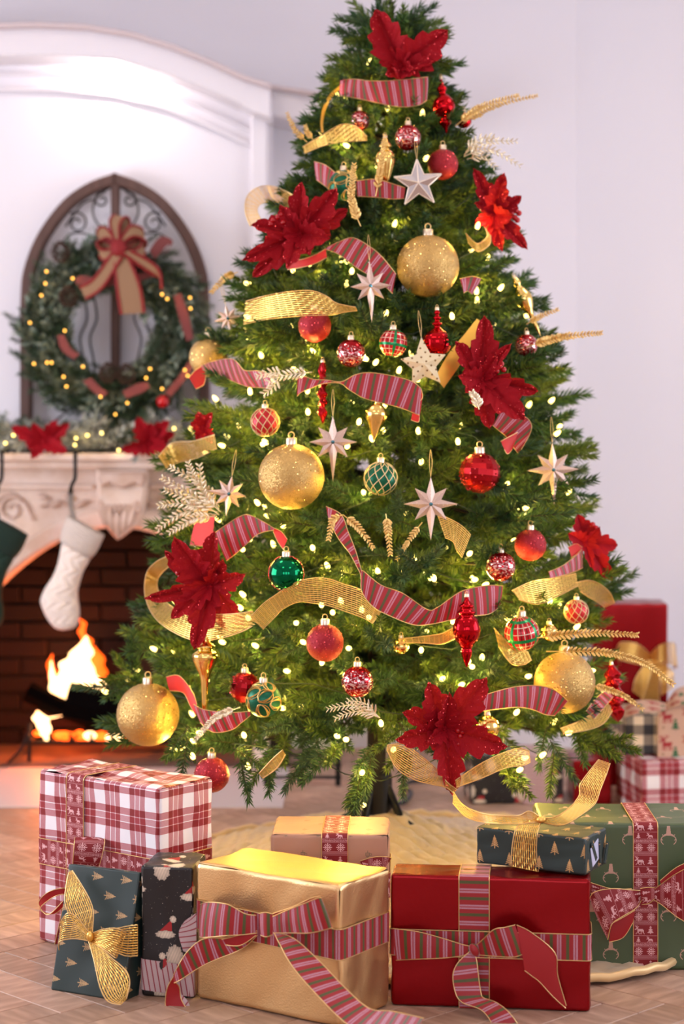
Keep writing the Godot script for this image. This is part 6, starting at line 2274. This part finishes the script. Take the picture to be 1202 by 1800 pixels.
func on_the_floor() -> void:
	# quilted skirt, hitched up round the stand
	var o := thing("tree_skirt", "quilted gold satin tree skirt spread under tree and gifts", "tree skirt", Vector3(TX, 0, -TD))
	var g := Geo.new()
	var fn := FastNoiseLite.new()
	fn.seed = 77
	fn.frequency = 2.6
	# the cloth lies off centre, more of it towards the eye and the right; it rises where it covers the stand
	var mid := Vector2(0.16, 0.22)
	var rim := func(a: float) -> Vector2:
		var q: float = 1.0 + 0.05 * sin(a * 2.0 + 0.6) + 0.025 * sin(a * 9.0)
		return mid + Vector2(cos(a) * 0.72, sin(a) * 1.02) * q
	var high := func(p: Vector2, t: float) -> float:
		var q := sqrt(absf(sin((p.x + p.y) * 40.0) * sin((p.x - p.y) * 40.0)))
		return 0.165 * pow(clampf(1.0 - p.length() * 1.45, 0.0, 1.0), 1.3) + 0.005 + 0.012 * q + 0.03 * (fn.get_noise_2dv(p) + 0.3) * clampf(1.3 - t, 0.25, 1.0)
	g.lattice(300, 110, func(i, j):
		var a: float = -TAU * i / 300
		var t: float = 0.03 + 0.97 * j / 110.0
		var p: Vector2 = rim.call(a) * t
		return [Vector3(p.x, maxf(high.call(p, t), 0.004), p.y), p])
	piece("quilted_satin", g.mesh(), mats.skirt_satin, o)
	var e := PackedVector3Array()
	for k in 161:
		var a := TAU * k / 160
		var p: Vector2 = rim.call(a)
		e.append(Vector3(p.x, maxf(high.call(p, 1.0), 0.004) + 0.004, p.y))
	var pg := Geo.new()
	pg.tube(e, 0.011, 0.011, 8, false)
	piece("piping", pg.mesh(), mats.skirt_piping, o)

	var c := thing("power_cord", "dark cord snaking over the floor behind the trunk", "cord", at(720, 1410, 6.5))
	var cp := PackedVector3Array()
	for q in [[655, 1418], [690, 1420], [712, 1416], [722, 1400], [708, 1392], [720, 1382], [760, 1378], [800, 1372]]:
		var p := at(q[0], q[1], CH * F / (q[1] - HY))
		cp.append(Vector3(p.x, 0.014, p.z))
	var cg := Geo.new()
	cg.tube(spline(cp, 6), 0.008, 0.008, 8)
	placed("cable", cg.mesh(), mats.black_cord, c)

	var s := thing("fender_rail", "low black iron rail on feet standing before the hearth, under the tree", "fender", at(530, 1385, 6.95))
	for y in [0.03, 0.075, 0.11]:
		var rg := Geo.new()
		rg.tube(PackedVector3Array([Vector3(at(462, 0, 6.95).x, y, -6.95), Vector3(at(600, 0, 6.95).x, y, -6.95)]), 0.006)
		placed("rail", rg.mesh(), mats.black_metal, s)
	for x in [468, 530, 594]:
		var rg := Geo.new()
		rg.box(Vector3(at(x, 0, 6.95).x, 0.06, -6.95), Vector3(0.02, 0.12, 0.02), 0.003)
		placed("post", rg.mesh(), mats.black_metal, s)


func _ready() -> void:
	rng.seed = 20241
	# camera
	var cam := Camera3D.new()
	cam.name = "camera"
	cam.projection = Camera3D.PROJECTION_FRUSTUM
	cam.position = Vector3(0, CH, 0)
	var attr := CameraAttributesPhysical.new()
	attr.frustum_focal_length = 68.0
	attr.frustum_near = 0.1
	attr.frustum_far = 60.0
	attr.frustum_focus_distance = 4.6
	attr.exposure_aperture = 2.1
	cam.attributes = attr
	cam.near = 0.1
	cam.far = 60.0
	cam.size = 0.1 * 1800.0 / F
	cam.frustum_offset = Vector2((601.0 - CX) / F * 0.1, (HY - 900.0) / F * 0.1)
	add_child(cam)
	cam.current = true
	# daylight beyond the windows
	var we := WorldEnvironment.new()
	we.name = "environment"
	var env := Environment.new()
	env.background_mode = Environment.BG_COLOR
	env.background_color = Color(0.86, 0.9, 1.0)
	env.background_energy_multiplier = 1.6
	env.tonemap_mode = Environment.TONE_MAPPER_LINEAR
	env.tonemap_exposure = 1.06
	env.sdfgi_enabled = true
	env.ssao_enabled = true
	env.ssil_enabled = true
	we.environment = env
	add_child(we)
	for k in 3:
		var a := AreaLight3D.new()
		a.name = "window_daylight"
		a.area_size = Vector2(1.25, 1.75)
		a.light_color = Color(0.95, 0.95, 1.0)
		a.light_energy = 2.5
		a.area_range = 20
		a.shadow_enabled = true
		a.position = Vector3([-1.95, 0.0, 1.95][k], 1.6, 1.76)
		add_child(a, true)
	for k in 2:
		var a := AreaLight3D.new()
		a.name = "added_side_window_light"  # light of the added side windows
		a.area_size = Vector2(2.3, 1.55)
		a.light_color = Color(0.94, 0.95, 1.0)
		a.light_energy = [5.5, 8.5][k]
		a.area_range = 20
		a.shadow_enabled = true
		a.position = Vector3([3.3, -3.2][k], 1.32, [-4.4, -4.9][k])
		a.rotation.y = [PI / 2, -PI / 2][k]
		add_child(a, true)
	for k in 4:
		var a := AreaLight3D.new()
		a.name = "ceiling_fill_light"  # unseen ceiling light, added to even out the room
		a.area_size = Vector2(0.58, 0.58)
		a.light_color = Color(1.0, 0.93, 0.88)
		a.light_energy = 0.9
		a.area_range = 20
		a.shadow_enabled = true
		a.rotation.x = -PI / 2
		a.position = Vector3([-1.3, 1.5, -1.3, 1.5][k], 3.46, [-2.4, -2.4, -5.2, -5.2][k])
		add_child(a, true)
	make_materials()
	room()
	for k in 4:  # glowing faces of the added ceiling lights
		var p := Geo.new()
		p.box(Vector3([-1.3, 1.5, -1.3, 1.5][k], 3.485, [-2.4, -2.4, -5.2, -5.2][k]), Vector3(0.62, 0.03, 0.62), 0.004)
		struct("ceiling_fill_panel", "unseen square light panel added in the ceiling to even out the light", p.mesh(), mats.lamp_face, "lamp")
	fireplace()
	over_mantel()
	gifts()
	on_the_floor()
	decorations()
	tree()
	string_lights()
